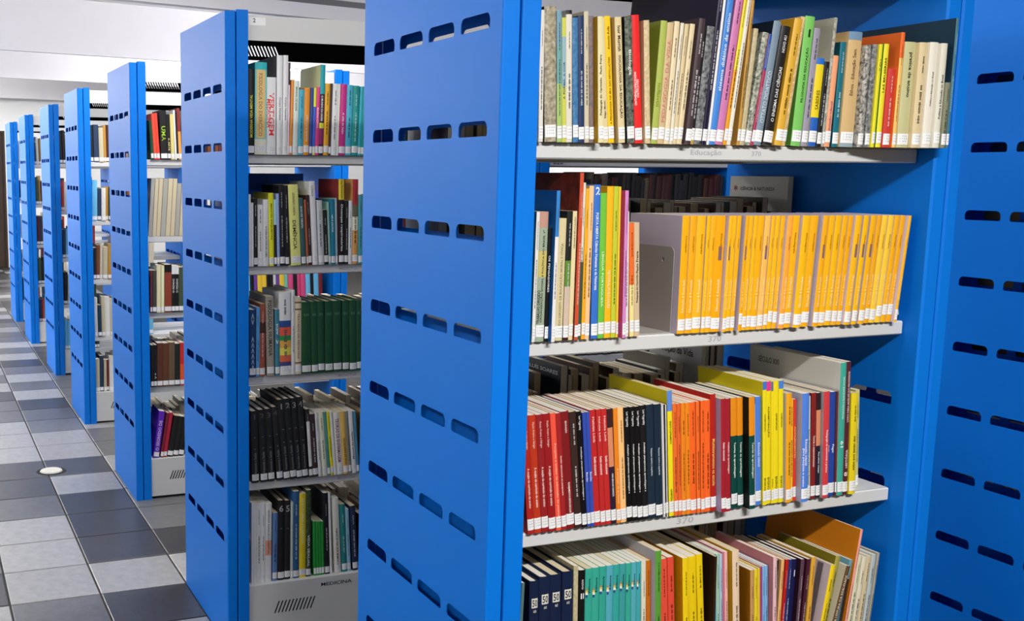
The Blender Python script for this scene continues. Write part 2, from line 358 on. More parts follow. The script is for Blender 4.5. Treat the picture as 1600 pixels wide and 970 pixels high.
('A2', 0.566, 0.032, 0.0101, 0.2174, 1.1, (248, 186, 14), {'d': 'amber-yellow yearbook', 'cov': (206, 196, 214), 'series': 1, 'bands': [], 't': [('Educação & Sociedade', 0.18, 0.46, 0.36, 'u', (255, 236, 170)), ('cadernos', 0.6, 0.92, 0.22, 'u', (170, 110, 10))], 'labz': 0}),
('A2', 0.5767, 0.032, 0.0147, 0.2173, 1.19, (248, 178, 16), {'d': 'amber-yellow yearbook', 'cov': (206, 196, 214), 'series': 1, 'bands': [], 't': [('Educação & Sociedade', 0.18, 0.46, 0.36, 'u', (255, 236, 170)), ('cadernos', 0.6, 0.92, 0.22, 'u', (170, 110, 10))], 'labz': 0}),
('A2', 0.592, 0.032, 0.0138, 0.2172, 1.33, (252, 190, 90), {'d': 'amber-yellow yearbook', 'cov': (206, 196, 214), 'series': 1, 'bands': [(0.62, 0.74, (130, 100, 110), 0.35)], 't': [('Educação & Sociedade', 0.18, 0.46, 0.36, 'u', (255, 236, 170)), ('cadernos', 0.6, 0.92, 0.22, 'u', (170, 110, 10))], 'labz': 0}),
('A2', 0.6064, 0.032, 0.0097, 0.217, 1.45, (250, 184, 22), {'d': 'amber-yellow yearbook', 'cov': (206, 196, 214), 'series': 1, 'bands': [], 't': [('Educação & Sociedade', 0.18, 0.46, 0.36, 'u', (255, 236, 170)), ('cadernos', 0.6, 0.92, 0.22, 'u', (170, 110, 10))], 'labz': 0}),
('A2', 0.6167, 0.032, 0.0112, 0.217, 1.54, (248, 186, 14), {'d': 'amber-yellow yearbook', 'cov': (206, 196, 214), 'series': 1, 'bands': [], 't': [('Educação & Sociedade', 0.18, 0.46, 0.36, 'u', (255, 236, 170)), ('cadernos', 0.6, 0.92, 0.22, 'u', (170, 110, 10))], 'labz': 0.03}),
('A2', 0.6285, 0.032, 0.0103, 0.2169, 1.65, (248, 178, 16), {'d': 'amber-yellow yearbook', 'cov': (206, 196, 214), 'series': 1, 'bands': [], 't': [('Educação & Sociedade', 0.18, 0.46, 0.36, 'u', (255, 236, 170)), ('cadernos', 0.6, 0.92, 0.22, 'u', (170, 110, 10))], 'labz': 0.03}),
('A2', 0.6394, 0.026, 0.0135, 0.2171, 1.75, (252, 168, 60), {'d': 'amber-yellow yearbook', 'cov': (206, 196, 214), 'series': 1, 'bands': [], 't': [('Educação & Sociedade', 0.18, 0.46, 0.36, 'u', (255, 236, 170)), ('cadernos', 0.6, 0.92, 0.22, 'u', (170, 110, 10))], 'labz': 0}),
('A2', 0.6535, 0.032, 0.0212, 0.2167, 1.91, (250, 184, 22), {'d': 'amber-yellow yearbook', 'cov': (206, 196, 214), 'series': 1, 'bands': [], 't': [('Educação & Sociedade', 0.18, 0.46, 0.36, 'u', (255, 236, 170)), ('cadernos', 0.6, 0.92, 0.22, 'u', (170, 110, 10))], 'labz': 0}),
('A2', 0.6753, 0.026, 0.0199, 0.2167, 2.14, (248, 186, 14), {'d': 'amber-yellow yearbook', 'cov': (206, 196, 214), 'series': 1, 'bands': [], 't': [('Educação & Sociedade', 0.18, 0.46, 0.36, 'u', (255, 236, 170)), ('cadernos', 0.6, 0.92, 0.22, 'u', (170, 110, 10))], 'labz': 0}),
('A2', 0.7003, 0.032, 0.0187, 0.2163, 2.37, (248, 178, 16), {'d': 'amber-yellow yearbook', 'cov': (206, 196, 214), 'series': 1, 'bands': [], 't': [('Educação & Sociedade', 0.18, 0.46, 0.36, 'u', (255, 236, 170)), ('cadernos', 0.6, 0.92, 0.22, 'u', (170, 110, 10))], 'labz': 0}),
('A2', 0.7236, 0.026, 0.0144, 0.2164, 2.62, (244, 171, 12), {'d': 'amber-yellow yearbook', 'cov': (206, 196, 214), 'series': 1, 'bands': [(0.62, 0.74, (130, 100, 110), 0.35)], 't': [('Educação & Sociedade', 0.18, 0.46, 0.36, 'u', (255, 236, 170)), ('cadernos', 0.6, 0.92, 0.22, 'u', (170, 110, 10))], 'labz': 0}),
('A2', 0.7441, 0.032, 0.015, 0.216, 2.8, (250, 184, 22), {'d': 'amber-yellow yearbook', 'cov': (206, 196, 214), 'series': 1, 'bands': [], 't': [('Educação & Sociedade', 0.18, 0.46, 0.36, 'u', (255, 236, 170)), ('cadernos', 0.6, 0.92, 0.22, 'u', (170, 110, 10))], 'labz': 0}),
('A2', 0.7598, 0.032, 0.0161, 0.2159, 2.95, (248, 186, 14), {'d': 'amber-yellow yearbook', 'cov': (206, 196, 214), 'series': 1, 'bands': [], 't': [('Educação & Sociedade', 0.18, 0.46, 0.36, 'u', (255, 236, 170)), ('cadernos', 0.6, 0.92, 0.22, 'u', (170, 110, 10))], 'labz': 0}),
('A2', 0.7765, 0.032, 0.0137, 0.2158, 3.12, (248, 178, 16), {'d': 'amber-yellow yearbook', 'cov': (206, 196, 214), 'series': 1, 'bands': [], 't': [('Educação & Sociedade', 0.18, 0.46, 0.36, 'u', (255, 236, 170)), ('cadernos', 0.6, 0.92, 0.22, 'u', (170, 110, 10))], 'labz': 0}),
('A2', 0.7908, 0.032, 0.0118, 0.2157, 3.26, (244, 171, 12), {'d': 'amber-yellow yearbook', 'cov': (206, 196, 214), 'series': 1, 'bands': [], 't': [('Educação & Sociedade', 0.18, 0.46, 0.36, 'u', (255, 236, 170)), ('cadernos', 0.6, 0.92, 0.22, 'u', (170, 110, 10))], 'labz': 0}),
('A2', 0.8032, 0.026, 0.0163, 0.2159, 3.39, (250, 184, 22), {'d': 'amber-yellow yearbook', 'cov': (206, 196, 214), 'series': 1, 'bands': [(0.62, 0.74, (130, 100, 110), 0.35)], 't': [('Educação & Sociedade', 0.18, 0.46, 0.36, 'u', (255, 236, 170)), ('cadernos', 0.6, 0.92, 0.22, 'u', (170, 110, 10))], 'labz': 0}),
('A2', 0.8222, 0.026, 0.0139, 0.2157, 3.62, (248, 186, 14), {'d': 'amber-yellow yearbook', 'cov': (206, 196, 214), 'series': 1, 'bands': [(0.62, 0.74, (130, 100, 110), 0.35)], 't': [('Educação & Sociedade', 0.18, 0.46, 0.36, 'u', (255, 236, 170)), ('cadernos', 0.6, 0.92, 0.22, 'u', (170, 110, 10))], 'labz': 0}),
('A2', 0.8401, 0.026, 0.0155, 0.2156, 3.81, (248, 178, 16), {'d': 'amber-yellow yearbook', 'cov': (206, 196, 214), 'series': 1, 'bands': [(0.62, 0.74, (130, 100, 110), 0.35)], 't': [('Educação & Sociedade', 0.18, 0.46, 0.36, 'u', (255, 236, 170)), ('cadernos', 0.6, 0.92, 0.22, 'u', (170, 110, 10))], 'labz': 0}),
('A2', 0.8621, 0.032, 0.0126, 0.2152, 4.02, (244, 171, 12), {'d': 'amber-yellow yearbook', 'cov': (206, 196, 214), 'series': 1, 'bands': [], 't': [('Educação & Sociedade', 0.18, 0.46, 0.36, 'u', (255, 236, 170)), ('cadernos', 0.6, 0.92, 0.22, 'u', (170, 110, 10))], 'labz': 0}),
('A2', 0.8753, 0.032, 0.0152, 0.2152, 4.16, (252, 204, 60), {'d': 'amber-yellow yearbook', 'cov': (206, 196, 214), 'series': 1, 'bands': [], 't': [('Educação & Sociedade', 0.18, 0.46, 0.36, 'u', (255, 236, 170)), ('cadernos', 0.6, 0.92, 0.22, 'u', (170, 110, 10))], 'labz': 0}),
('A2', 0.8911, 0.032, 0.0152, 0.2151, 4.32, (252, 204, 60), {'d': 'amber-yellow yearbook', 'cov': (206, 196, 214), 'series': 1, 'bands': [], 't': [('Educação & Sociedade', 0.18, 0.46, 0.36, 'u', (255, 236, 170)), ('cadernos', 0.6, 0.92, 0.22, 'u', (170, 110, 10))], 'labz': 0.03}),
('A2', 0.907, 0.032, 0.0138, 0.215, 4.49, (248, 178, 16), {'d': 'amber-yellow yearbook', 'cov': (206, 196, 214), 'series': 1, 'bands': [], 't': [('Educação & Sociedade', 0.18, 0.46, 0.36, 'u', (255, 236, 170)), ('cadernos', 0.6, 0.92, 0.22, 'u', (170, 110, 10))], 'labz': 0.03}),
('A2', 0.9214, 0.032, 0.0128, 0.2149, 4.64, (244, 171, 12), {'d': 'amber-yellow yearbook', 'cov': (206, 196, 214), 'series': 1, 'bands': [], 't': [('Educação & Sociedade', 0.18, 0.46, 0.36, 'u', (255, 236, 170)), ('cadernos', 0.6, 0.92, 0.22, 'u', (170, 110, 10))], 'labz': 0.03}),
('A2', 0.9348, 0.026, 0.0077, 0.2151, 4.77, (250, 184, 22), {'d': 'amber-yellow yearbook', 'cov': (206, 196, 214), 'series': 1, 'bands': [], 't': [('Educação & Sociedade', 0.18, 0.46, 0.36, 'u', (255, 236, 170)), ('cadernos', 0.6, 0.92, 0.22, 'u', (170, 110, 10))], 'labz': 0}),
('A3', 0.1023, 0.032, 0.0132, 0.2198, -5.65, (176, 38, 30), {'d': 'brick red', 't': [('A noção de currículo do ensino', 0.22, 0.56, 0.42, 'd', (250, 226, 214)), ('Paulo Freire e Sérgio', 0.72, 0.94, 0.36, 'd', (240, 190, 180))]}),
('A3', 0.1162, 0.032, 0.0148, 0.2209, -5.7, (192, 56, 30), {'d': 'rust red', 't': [('A noção de currículo do ensino', 0.22, 0.56, 0.42, 'd', (250, 226, 214)), ('Paulo Freire e Sérgio', 0.72, 0.94, 0.36, 'd', (240, 190, 180))]}),
('A3', 0.1317, 0.032, 0.014, 0.2209, -5.75, (152, 28, 32), {'d': 'dark red', 't': [('A noção de currículo do ensino', 0.22, 0.56, 0.42, 'd', (250, 226, 214)), ('Paulo Freire e Sérgio', 0.72, 0.94, 0.36, 'd', (240, 190, 180))]}),
('A3', 0.1466, 0.032, 0.0147, 0.2215, -5.89, (156, 26, 30), {'d': 'crimson', 't': [('A noção de currículo do ensino', 0.22, 0.56, 0.42, 'd', (250, 226, 214)), ('Paulo Freire e Sérgio', 0.72, 0.94, 0.36, 'd', (240, 190, 180))]}),
('A3', 0.162, 0.032, 0.011, 0.2213, -5.94, (246, 88, 66), {'d': 'coral orange-red', 't': [('Pesquisa e ensino na educação de pessoas', 0.1, 0.75, 0.42, 'd', (255, 200, 180))]}),
('A3', 0.1737, 0.032, 0.0102, 0.2208, -6.0, (164, 32, 36), {'d': 'cherry red', 't': [('Gestão educacional em perspectiva', 0.3, 0.64, 0.4, 'd', (255, 226, 216))]}),
('A3', 0.1845, 0.032, 0.0167, 0.2228, -6.06, (128, 26, 30), {'d': 'maroon with white title block', 't': [('EDUCAÇÃO', 0.82, 0.92, 0.3, 'd', (255, 240, 230)), ('PLANEJAMENTO E GESTÃO ESCOLAR', 0.14, 0.4, 0.36, 'd', (255, 240, 230))]}),
('A3', 0.202, 0.032, 0.0149, 0.221, -6.12, (58, 38, 34), {'d': 'dark brown'}),
('A3', 0.2176, 0.032, 0.0103, 0.221, -6.19, (18, 15, 17), {'d': 'black with script author name', 't': [('Avaliação: planejamento, aprendizagem e', 0.24, 0.7, 0.36, 'd', (240, 240, 240)), ('Lev Vygotsky', 0.84, 0.96, 0.5, 'd', (230, 230, 230))]}),
('A3', 0.2286, 0.032, 0.0075, 0.218, -5.81, (52, 78, 176), {'d': 'royal blue, first of a pair', 't': [('Bourdieu', 0.4, 0.48, 0.5, 'd', (230, 236, 255))]}),
('A3', 0.2368, 0.032, 0.0076, 0.2186, -5.86, (52, 78, 176), {'d': 'royal blue, second of a pair', 't': [('Bourdieu', 0.4, 0.48, 0.5, 'd', (230, 236, 255))]}),
('A3', 0.245, 0.032, 0.0123, 0.2215, -5.92, (194, 42, 42), {'d': 'red', 't': [('Gestão educacional', 0.44, 0.6, 0.42, 'd', (255, 236, 230)), ('Heloísa Lück', 0.72, 0.94, 0.36, 'd', (250, 200, 196))]}),
('A3', 0.2579, 0.032, 0.0108, 0.2215, -5.68, (194, 42, 42), {'d': 'red', 't': [('Gestão educacional', 0.44, 0.6, 0.42, 'd', (255, 236, 230)), ('Heloísa Lück', 0.72, 0.94, 0.36, 'd', (250, 200, 196))]}),
('A3', 0.2694, 0.032, 0.0115, 0.2217, -5.73, (196, 44, 42), {'d': 'red', 't': [('Gestão educacional', 0.44, 0.6, 0.42, 'd', (255, 236, 230)), ('Heloísa Lück', 0.72, 0.94, 0.36, 'd', (250, 200, 196))]}),
('A3', 0.2815, 0.032, 0.0109, 0.2207, -5.78, (44, 26, 52), {'d': 'dark violet with a peach face', 'bands': [(0.5, 0.84, (222, 140, 104)), (0.84, 1, (60, 30, 36))], 't': [('PARA EDUCAR CRIANÇAS', 0.24, 0.44, 0.4, 'd', (240, 240, 240))]}),
('A3', 0.293, 0.032, 0.0093, 0.2209, -5.22, (238, 134, 30), {'d': 'orange', 't': [('A formação do professor', 0.1, 0.55, 0.4, 'd', (255, 226, 180))]}),
('A3', 0.303, 0.032, 0.0123, 0.2215, -5.27, (252, 196, 128), {'d': 'pale peach'}),
('A3', 0.3159, 0.032, 0.0123, 0.2209, -5.32, (20, 18, 20), {'d': 'black script-lettered', 't': [('Avaliação: planejamento, aprendizagem e', 0.25, 0.68, 0.36, 'd', (240, 240, 240)), ('Lev Vygotsky', 0.83, 0.96, 0.5, 'd', (230, 230, 230))]}),
('A3', 0.3289, 0.032, 0.0107, 0.221, -5.24, (20, 18, 20), {'d': 'black script-lettered', 't': [('Avaliação: planejamento, aprendizagem e', 0.25, 0.68, 0.4, 'd', (240, 240, 240)), ('Lev Vygotsky', 0.83, 0.96, 0.5, 'd', (230, 230, 230))]}),
('A3', 0.3403, 0.032, 0.0114, 0.2208, -5.21, (20, 18, 20), {'d': 'black script-lettered', 't': [('Avaliação: planejamento, aprendizagem e', 0.25, 0.68, 0.4, 'd', (240, 240, 240)), ('Lev Vygotsky', 0.83, 0.96, 0.5, 'd', (230, 230, 230))]}),
('A3', 0.3523, 0.032, 0.0121, 0.2222, -5.26, (20, 18, 20), {'d': 'black script-lettered', 't': [('Avaliação: planejamento, aprendizagem e', 0.25, 0.68, 0.4, 'd', (240, 240, 240)), ('Lev Vygotsky', 0.83, 0.96, 0.5, 'd', (230, 230, 230))]}),
('A3', 0.3651, 0.032, 0.0165, 0.2222, -4.99, (28, 44, 60), {'d': 'slate navy', 't': [('Pesquisa: teoria e sequência', 0.38, 0.62, 0.3, 'd', (210, 220, 230))]}),
('A3', 0.3823, 0.032, 0.0156, 0.2217, -4.91, (28, 44, 60), {'d': 'slate navy', 't': [('Pesquisa: teoria e sequência', 0.38, 0.62, 0.3, 'd', (210, 220, 230))]}),
('A3', 0.3986, 0.032, 0.0047, 0.2209, -4.96, (214, 212, 212), {'d': 'thin white'}),
('A3', 0.4038, 0.032, 0.006, 0.22, -4.69, (30, 28, 30), {'d': 'thin black and white', 'bands': [(0.0, 1, (220, 220, 220), 0.4)]}),
('A3', 0.4121, 0.032, 0.0111, 0.246, -4.85, (244, 224, 34), {'d': 'tall yellow blue-topped', 'cov': (226, 208, 16), 'bands': [(0.84, 1, (96, 140, 214))], 't': [('ALFABETIZAÇÃO', 0.1, 0.22, 0.5, 'd', (60, 60, 20)), ('ENSINO E LETRAMENTO', 0.58, 0.76, 0.36, 'd', (60, 60, 20))]}),
('A3', 0.4238, 0.032, 0.0094, 0.2199, -4.86, (240, 112, 42), {'d': 'orange'}),
('A3', 0.4338, 0.032, 0.0078, 0.2192, -4.83, (236, 104, 44), {'d': 'deep orange'}),
('A3', 0.4422, 0.032, 0.0098, 0.2198, -4.61, (242, 136, 30), {'d': 'amber orange'}),
('A3', 0.4527, 0.032, 0.0092, 0.2194, -4.66, (244, 138, 28), {'d': 'amber orange'}),
('A3', 0.4625, 0.032, 0.0136, 0.2199, -4.71, (250, 104, 36), {'d': 'vivid orange'}),
('A3', 0.4772, 0.032, 0.0079, 0.2207, -4.69, (246, 112, 40), {'d': 'orange'}),
('A3', 0.4865, 0.032, 0.0093, 0.2213, -4.29, (250, 104, 36), {'d': 'vivid orange'}),
('A3', 0.4964, 0.032, 0.0128, 0.2215, -4.33, (250, 102, 34), {'d': 'vivid orange'}),
('A3', 0.51, 0.032, 0.0125, 0.2323, -4.43, (178, 32, 26), {'d': 'taller red with yellow title', 't': [('Multiletramentos na escola', 0.22, 0.62, 0.5, 'd', (236, 190, 90))]}),
('A3', 0.5231, 0.018, 0.0117, 0.2252, -4.48, (166, 34, 48), {'d': 'wine red with lavender cover', 'cov': (170, 156, 190), 't': [('Gestão educacional', 0.46, 0.62, 0.42, 'd', (255, 230, 230))]}),
('A3', 0.536, 0.02, 0.0111, 0.2243, -4.69, (166, 34, 48), {'d': 'wine red with lavender cover', 'cov': (170, 156, 190), 't': [('Avaliação da aprendizagem', 0.34, 0.62, 0.42, 'd', (255, 230, 230))]}),
('A3', 0.5596, 0.032, 0.0148, 0.2216, -4.8, (14, 70, 64), {'d': 'dark green with orange head', 'bands': [(0.66, 1, (236, 144, 24))], 't': [('Teorias da aprendizagem', 0.28, 0.6, 0.4, 'd', (240, 244, 230))]}),
('A3', 0.575, 0.032, 0.0138, 0.2214, -4.85, (14, 70, 64), {'d': 'dark green with orange head', 'bands': [(0.66, 1, (236, 144, 24))], 't': [('Teorias da aprendizagem', 0.28, 0.6, 0.4, 'd', (240, 244, 230))]}),
('A3', 0.5895, 0.016, 0.0141, 0.2243, -4.87, (14, 70, 64), {'d': 'dark green with orange head', 'cov': (14, 22, 22), 'bands': [(0.66, 1, (236, 144, 24))], 't': [('Teorias da aprendizagem', 0.28, 0.6, 0.4, 'd', (240, 244, 230))]}),
('A3', 0.6125, 0.032, 0.0057, 0.2059, -4.88, (226, 226, 218), {'d': 'thin white'}),
('A3', 0.6189, 0.032, 0.0133, 0.2199, -4.7, (78, 130, 222), {'d': 'cornflower blue', 't': [('Educação infantil', 0.36, 0.58, 0.45, 'd', (226, 236, 255))]}),
('A3', 0.6328, 0.028, 0.0093, 0.2502, -4.68, (244, 222, 30), {'d': 'tall yellow blue-topped', 'cov': (228, 208, 14), 'bands': [(0.935, 1, (70, 120, 200))], 't': [('ENSINO', 0.12, 0.22, 0.4, 'd', (60, 60, 20)), ('ALFABETIZAÇÃO', 0.6, 0.74, 0.4, 'd', (60, 60, 20))]}),
('A3', 0.6432, 0.032, 0.0137, 0.2487, -4.72, (244, 222, 30), {'d': 'tall yellow magenta-topped', 'bands': [(0.925, 1, (222, 60, 150))], 't': [('ENSINO', 0.12, 0.22, 0.4, 'd', (60, 60, 20)), ('ALFABETIZAÇÃO', 0.55, 0.8, 0.4, 'd', (60, 60, 20))]}),
('A3', 0.6575, 0.032, 0.0051, 0.248, -4.77, (244, 222, 30), {'d': 'tall yellow grey-topped', 'bands': [(0.925, 1, (96, 116, 150))], 't': [('ENSINO', 0.12, 0.22, 0.4, 'd', (60, 60, 20))]}),
('A3', 0.6632, 0.032, 0.0127, 0.2488, -4.65, (244, 222, 30), {'d': 'tall plain yellow', 't': [('ENSINO', 0.12, 0.22, 0.4, 'd', (60, 60, 20)), ('ALFABETIZAÇÃO', 0.6, 0.74, 0.4, 'd', (60, 60, 20))]}),
('A3', 0.6766, 0.032, 0.0113, 0.2486, -4.69, (244, 222, 30), {'d': 'tall yellow light-blue-topped', 'bands': [(0.935, 1, (70, 130, 214))], 't': [('ENSINO', 0.12, 0.22, 0.4, 'd', (60, 60, 20)), ('ALFABETIZAÇÃO', 0.62, 0.74, 0.4, 'd', (60, 60, 20))]}),
('A3', 0.6886, 0.026, 0.0139, 0.2229, -4.37, (246, 168, 26), {'d': 'golden orange', 'cov': (190, 184, 200)}),
('A3', 0.7035, 0.032, 0.0081, 0.2097, -4.52, (252, 194, 44), {'d': 'golden yellow'}),
('A3', 0.7122, 0.032, 0.007, 0.209, -4.52, (218, 54, 38), {'d': 'scarlet', 't': [('ADOLESCENTES', 0.4, 0.76, 0.55, 'd', (250, 190, 90))]}),
('A3', 0.7199, 0.018, 0.0177, 0.2218, -3.96, (82, 130, 222), {'d': 'periwinkle blue with white title', 'cov': (180, 184, 206), 't': [('Educação infantil', 0.34, 0.58, 0.4, 'd', (240, 244, 255)), ('para pesquisa e ensino', 0.1, 0.54, 0.26, 'd', (240, 244, 255), -0.3)]}),
('A3', 0.7436, 0.032, 0.0134, 0.2119, -4.77, (204, 222, 216), {'d': 'pale mint', 't': [('Práticas Pedagógicas em Educação Especial', 0.14, 0.68, 0.4, 'd', (40, 50, 50))]}),
('A3', 0.7577, 0.032, 0.0123, 0.218, -4.29, (134, 36, 36), {'d': 'oxblood', 't': [('Teoria e desenvolvimento', 0.3, 0.6, 0.4, 'd', (240, 210, 200))]}),
('A3', 0.7706, 0.032, 0.0111, 0.2174, -4.34, (36, 24, 44), {'d': 'dark violet with a peach face', 'bands': [(0.5, 0.84, (222, 140, 104)), (0.84, 1, (50, 28, 34))], 't': [('Para educar crianças', 0.24, 0.44, 0.4, 'd', (240, 240, 240))]}),
('A3', 0.7823, 0.026, 0.0152, 0.2201, -3.98, (214, 62, 68), {'d': 'rose red', 'cov': (190, 186, 190), 't': [('Pedagogia da autonomia e prática', 0.24, 0.64, 0.4, 'd', (255, 230, 230))]}),
('A3', 0.7982, 0.032, 0.0066, 0.2167, -4.03, (42, 72, 160), {'d': 'cobalt blue', 't': [('Piaget', 0.42, 0.5, 0.5, 'd', (230, 236, 255))]}),
('A3', 0.8054, 0.032, 0.0133, 0.2169, -3.94, (40, 70, 158), {'d': 'cobalt blue', 't': [('Piaget', 0.42, 0.5, 0.5, 'd', (230, 236, 255))]}),
('A3', 0.8194, 0.032, 0.005, 0.2177, -3.99, (92, 40, 44), {'d': 'thin maroon'}),
('A3', 0.825, 0.03, 0.0151, 0.2751, -3.24, (62, 170, 150), {'d': 'tall sea green', 'cov': (222, 220, 212), 'dep': 0.25, 'covt': [('SÉCULO XXI', 0.165, 0.225, 0.25, 0.015, (60, 60, 60))], 't': [('PRODUÇÃO E REALIDADE SOCIAL', 0.58, 0.9, 0.4, 'u', (220, 244, 236)), ('61', 0.36, 0.42, 0.5, 'd', (236, 250, 246))]}),
('A3', 0.8407, 0.032, 0.0135, 0.2762, -3.29, (84, 32, 48), {'d': 'tall maroon history', 't': [('LIVRO PARA ANÁLISE DO PROFESSOR', 0.55, 0.93, 0.45, 'u', (236, 214, 214)), ('HISTÓRIA', 0.2, 0.34, 0.5, 'u', (246, 226, 220)), ('8', 0.13, 0.18, 0.6, 'd', (246, 226, 220))]}),
('A3', 0.8547, 0.028, 0.0177, 0.2112, -3.34, (232, 208, 32), {'d': 'bent lemon yellow'}),
('A3', 0.9047, 0.062, 0.0108, 0.2088, -4.35, (206, 204, 130), {'d': 'olive yellow'}),
('A4', 0.0882, 0.032, 0.006, 0.2573, 1.11, (86, 118, 120), {'d': 'teal grey', 't': [('CUNICULT', 0.2, 0.75, 0.6, 'u', (170, 190, 190))]}),
('A4', 0.117, 0.032, 0.02, 0.2572, -1.49, (22, 34, 66), {'d': 'navy', 'hard': 1, 'logo': 1}),
('A4', 0.1398, 0.032, 0.0227, 0.2628, -2.02, (22, 34, 66), {'d': 'navy', 'hard': 1, 'logo': 1}),
('A4', 0.163, 0.032, 0.0238, 0.2639, -2.06, (22, 34, 66), {'d': 'navy', 'hard': 1, 'logo': 1}),
('A4', 0.1874, 0.032, 0.0236, 0.2666, -1.78, (22, 34, 66), {'d': 'navy', 'hard': 1, 'logo': 1}),
('A4', 0.212, 0.032, 0.0098, 0.2757, -1.9, (206, 196, 158), {'d': 'cream', 'mot': (180, 166, 126)}),
('A4', 0.2223, 0.032, 0.0134, 0.2655, -1.49, (20, 20, 22), {'d': 'black', 't': [('II', 0.79, 0.83, 0.5, 'h', (240, 240, 240)), ('NOVO', 0.86, 0.93, 0.3, 'd', (230, 230, 230))]}),
('A4', 0.2368, 0.032, 0.0151, 0.2665, -1.64, (54, 170, 150), {'d': 'teal', 't': [('Textos em geografia do Brasil', 0.2, 0.6, 0.3, 'u', (10, 50, 56)), ('Editora', 0.8, 0.95, 0.28, 'u', (10, 50, 56))], 'dots': 1}),
('A4', 0.2524, 0.032, 0.0154, 0.2667, -1.68, (56, 172, 150), {'d': 'turquoise', 't': [('Textos em geografia do Brasil', 0.2, 0.6, 0.3, 'u', (10, 50, 56)), ('Editora', 0.8, 0.95, 0.28, 'u', (10, 50, 56))], 'dots': 1}),
('A4', 0.2688, 0.032, 0.0147, 0.2671, -1.79, (50, 166, 148), {'d': 'teal', 't': [('Textos em geografia do Brasil', 0.2, 0.6, 0.3, 'u', (10, 50, 56)), ('Editora', 0.8, 0.95, 0.28, 'u', (10, 50, 56))], 'dots': 1}),
('A4', 0.2848, 0.032, 0.0148, 0.2671, -1.98, (84, 172, 190), {'d': 'turquoise', 't': [('Textos em geografia do Brasil', 0.2, 0.6, 0.3, 'u', (10, 50, 56)), ('Editora', 0.8, 0.95, 0.28, 'u', (10, 50, 56))], 'dots': 1}),
('A4', 0.3003, 0.032, 0.014, 0.2667, -2.06, (54, 168, 160), {'d': 'teal', 't': [('Textos em geografia do Brasil', 0.2, 0.6, 0.3, 'u', (10, 50, 56)), ('Editora', 0.8, 0.95, 0.28, 'u', (10, 50, 56))], 'dots': 1}),
('A4', 0.3156, 0.032, 0.0135, 0.2668, -2.25, (60, 160, 160), {'d': 'turquoise', 't': [('Textos em geografia do Brasil', 0.2, 0.6, 0.3, 'u', (10, 50, 56)), ('Editora', 0.8, 0.95, 0.28, 'u', (10, 50, 56))], 'dots': 1}),
('A4', 0.3307, 0.032, 0.0116, 0.2664, -2.5, (56, 172, 150), {'d': 'teal', 't': [('Textos em geografia do Brasil', 0.2, 0.6, 0.3, 'u', (10, 50, 56)), ('Editora', 0.8, 0.95, 0.28, 'u', (10, 50, 56))], 'dots': 1}),
('A4', 0.3433, 0.032, 0.0114, 0.2668, -2.63, (84, 174, 186), {'d': 'turquoise', 't': [('Textos em geografia do Brasil', 0.2, 0.6, 0.3, 'u', (10, 50, 56)), ('Editora', 0.8, 0.95, 0.28, 'u', (10, 50, 56))], 'dots': 1}),
('A4', 0.3553, 0.032, 0.0103, 0.2666, -2.67, (66, 168, 176), {'d': 'teal', 't': [('Textos em geografia do Brasil', 0.2, 0.6, 0.3, 'u', (10, 50, 56)), ('Editora', 0.8, 0.95, 0.28, 'u', (10, 50, 56))], 'dots': 1}),
('A4', 0.3682, 0.032, 0.0103, 0.2661, -3.17, (226, 220, 200), {'d': 'ivory'}),
('A4', 0.3792, 0.032, 0.0102, 0.2663, -3.22, (196, 106, 18), {'d': 'burnt orange'}),
('A4', 0.39, 0.018, 0.0137, 0.2887, -3.26, (90, 156, 58), {'d': 'tall green', 'covt': [('GEOGRAFIA', 0.05, 0.14, 0.225, 0.016, (50, 50, 60))], 'cov': (196, 192, 200), 'dep': 0.24}),
('A4', 0.4179, 0.032, 0.0171, 0.2651, -4.79, (234, 84, 62), {'d': 'coral red'}),
('A4', 0.4357, 0.032, 0.0143, 0.2668, -4.71, (230, 78, 58), {'d': 'coral red'}),
('A4', 0.4551, 0.014, 0.0136, 0.2692, -4.5, (244, 208, 18), {'d': 'thick sunflower yellow', 'cov': (204, 160, 10)}),
('A4', 0.4858, 0.032, 0.0186, 0.262, -5.06, (244, 210, 18), {'d': 'thick sunflower yellow'}),
('A4', 0.508, 0.032, 0.0145, 0.2647, -5.75, (244, 210, 20), {'d': 'sunflower yellow'}),
('A4', 0.5232, 0.018, 0.0054, 0.261, -2.09, (48, 28, 18), {'d': 'dark brown', 'cov': (46, 26, 16)}),
('A4', 0.5401, 0.032, 0.0087, 0.2591, -4.54, (0, 146, 190), {'d': 'cerulean blue'}),
('A4', 0.5493, 0.032, 0.0082, 0.2596, -4.59, (166, 204, 184), {'d': 'mint'}),
('A4', 0.5582, 0.032, 0.0062, 0.2584, -4.63, (184, 208, 228), {'d': 'pale blue'}),
('A4', 0.5664, 0.032, 0.0048, 0.2625, -4.99, (208, 114, 146), {'d': 'rose pink'}),
('A4', 0.5719, 0.032, 0.0072, 0.2621, -5.04, (242, 186, 176), {'d': 'pale salmon'}),
('A4', 0.5815, 0.02, 0.0163, 0.2659, -5.05, (238, 210, 180), {'d': 'thick cream with gold cover', 'cov': (204, 160, 20)}),
('A4', 0.6173, 0.014, 0.0096, 0.2239, -4.58, (198, 152, 92), {'d': 'tan with brown cover', 'cov': (166, 108, 14)}),
('A4', 0.6438, 0.032, 0.0083, 0.2153, -4.62, (244, 218, 40), {'d': 'bright yellow'}),
('A4', 0.6527, 0.032, 0.005, 0.2175, -4.66, (240, 206, 60), {'d': 'bright yellow'}),
('A4', 0.6583, 0.032, 0.0052, 0.2194, -4.68, (170, 66, 136), {'d': 'magenta'}),
